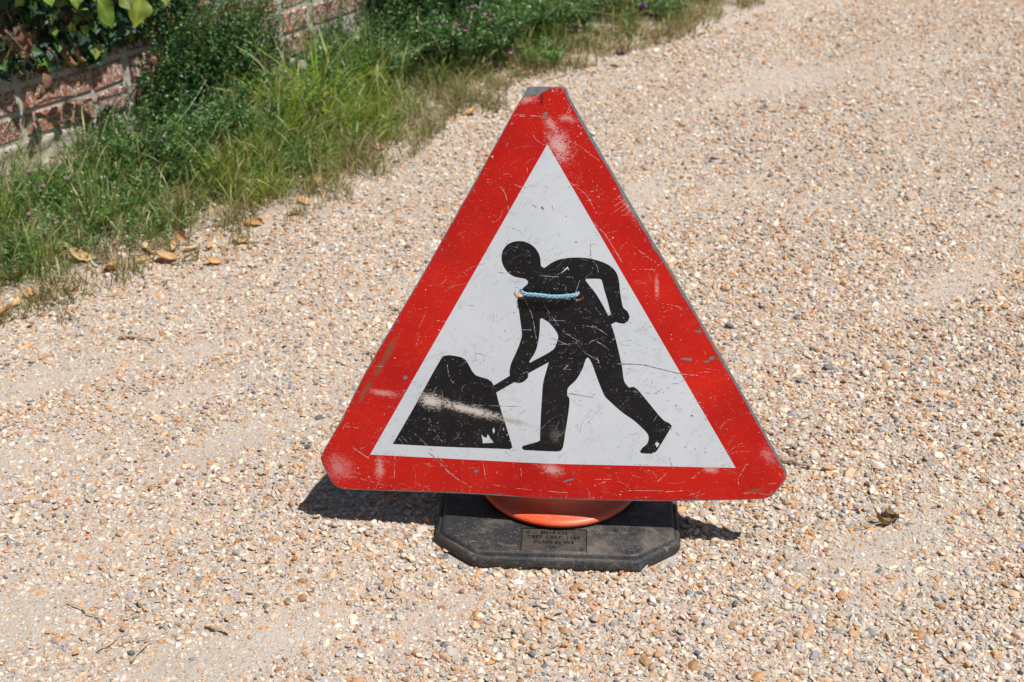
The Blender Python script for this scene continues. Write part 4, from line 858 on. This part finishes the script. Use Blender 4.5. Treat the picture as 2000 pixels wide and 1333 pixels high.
for k,(px,py,L,rz,lab) in enumerate(LV):
    L*=.92; V,F=curled(L,L*rng.uniform(.45,.68),rng.uniform(.05,.5),k+11,rng.uniform(-.1,.5),.12); V=orient(V,rng.normal(0,.35),rng.normal(0,.25),rz)
    if 'upright' in lab or 'standing' in lab: V=orient(V,1.1,0,0)
    g=G(px,py); V[:,2]-=V[:,2].min(); o=mk('fallen_leaf',V,F,M['dead'],None,jitcol(DL[k%5],len(V),.10),True); o.location=(g.x,g.y,gh(g.x,g.y)+.006); tag(o,lab,'leaf','dead leaves along the verge')
# crumbled litter under the grass tips
LT=verge_pts(2600,-.9,3.2,.6,1.14,1.,9,-.05,33.); n_=len(LT); a_=rng.uniform(0,6.28,n_); LT[:,2]+=.004
V,F,c=scatter(ROUND[0],ROUND[1],LT,frames(np.stack([np.cos(a_),np.sin(a_),rng.normal(0,.25,n_)],1),np.tile([0,0,1.],(n_,1))+rng.normal(0,.4,(n_,3))),rng.uniform(.005,.017,n_),jitcol(pal(n_,[(.40,.27,.15),(.30,.19,.11),(.48,.38,.26),(.20,.14,.09)],[2,2,2,2]),n_,.25))
tag(mk('leaf_litter',V,F,M['dead'],None,c),'crumbled brown leaf litter scattered under the grass tips','leaf litter',kind='stuff')
V,F=tube(spline([(-.002,.014,.004),(-.003,.004,.007),(.004,-.006,.006),(.014,-.010,.003)],5),[.0022]*16,5); p_=G(183,531)
o=mk('scrap',V,F,M['petal'],None,jitcol((.72,.73,.74),len(V),.1),True); o.location=(p_.x,p_.y,gh(p_.x,p_.y)+.003); tag(o,'small curled white scrap between two dead leaves','litter')
# the ragged curled leaf on the right of the drive, with its stalk
g=G(1738,1018); o=empty('fallen_leaf',(g.x,g.y,gh(g.x,g.y)+.004)); tag(o,'ragged curled brown leaf with a long stalk, alone on the gravel right of the sign','leaf')
V,F=curled(.040,.024,.6,77,.4,.2); V=orient(V,.5,.2,1.9); V[:,2]-=V[:,2].min(); mk('blade',V,F,M['dead'],o,jitcol((.24,.15,.075),len(V),.15),True)
V,F=curled(.036,.022,.9,31,.6,.3); V=orient(V,-.4,.1,.1); V[:,2]-=V[:,2].min(); mk('blade',V+np.array([-.012,-.018,0]),F,M['dead'],o,jitcol((.30,.20,.10),len(V),.15),True)
V,F=tube(spline([(-.02,-.018,.006),(-.045,-.026,.005),(-.07,-.032,.004)],5),.0009,5); mk('stalk',V,F,M['drystalk'],o)
TW=[((138,584),(255,584),.0016,'long straight dry stalk lying below the verge at the left'),((232,664),(305,669),.0026,'grey brown twig lying alone on the gravel at the left'),((133,1185),(211,1221),.0016,'thin forked twig left of the crossed stalks at lower left'),((191,1281),(254,1246),.0014,'thin brown stalk, left arm of the crossed stalks at bottom left'),
((243,1266),(292,1255),.0013,'fine stalk across the middle of the crossed stalks'),((259,1299),(290,1266),.0020,'pale stub of twig at the bottom of the crossed stalks'),((403,1229),(449,1243),.0032,'thick grey stick to the right of the crossed stalks'),((270,1185),(289,1202),.0022,'short flat splinter above the crossed stalks'),
((1060,161),(1112,149),.003,'pale grey stick beyond the top of the sign'),((320,560),(334,573),.0018,'short brown twig below the leaf cluster'),((1530,908),(1580,918),.0036,'grey brown stick emerging at the right corner of the sign'),((718,692),(730,706),.0022,'dark twig beside the left edge of the sign'),
((40,480),(90,500),.0014,'pale stalk lying under the grass at far left'),((1670,1036),(1700,1030),.001,'hair thin stalk lying left of the ragged curled leaf'),((1120,137),(1165,152),.0022,'dark twig beyond the sign top below the shrub'),((1690,905),(1718,925),.0012,'thin curved stalk on the gravel above the ragged leaf')]
for k,(a_,b_,r,lab) in enumerate(TW):
    A=G(*a_);B=G(*b_); o=empty('twig',((A+B)/2)); o.location.z=gh(o.location.x,o.location.y)+.005+r; d=(B-A)
    n=7;P=[(-d/2)+d*(i/(n-1))+Vector((rng.normal(0,.0018),rng.normal(0,.0018),abs(rng.normal(0,.0012)))) for i in range(n)]
    V,F=tube(spline([tuple(p) for p in P],4),[r*(1-.45*i/24)*rng.uniform(.85,1.15) for i in range(25)],6)
    bpy.data.objects.remove(o); mid=(A+B)/2
    bb=MB(); bb.add(V,F)
    if 'forked' in lab:
        V2,F2=tube(spline([tuple(P[4]),tuple(P[4]+Vector((.012,-.008,.002))),tuple(P[5]+Vector((.006,-.022,0)))],4),r*.6,5); bb.add(V2,F2)
    o=bb.build('twig',M['drystalk'] if ('stalk' in lab or 'pale' in lab or 'splinter' in lab) else M['twig'],None,True); o.location=(mid.x,mid.y,gh(mid.x,mid.y)+.006+r*.5); tag(o,lab,'twig')
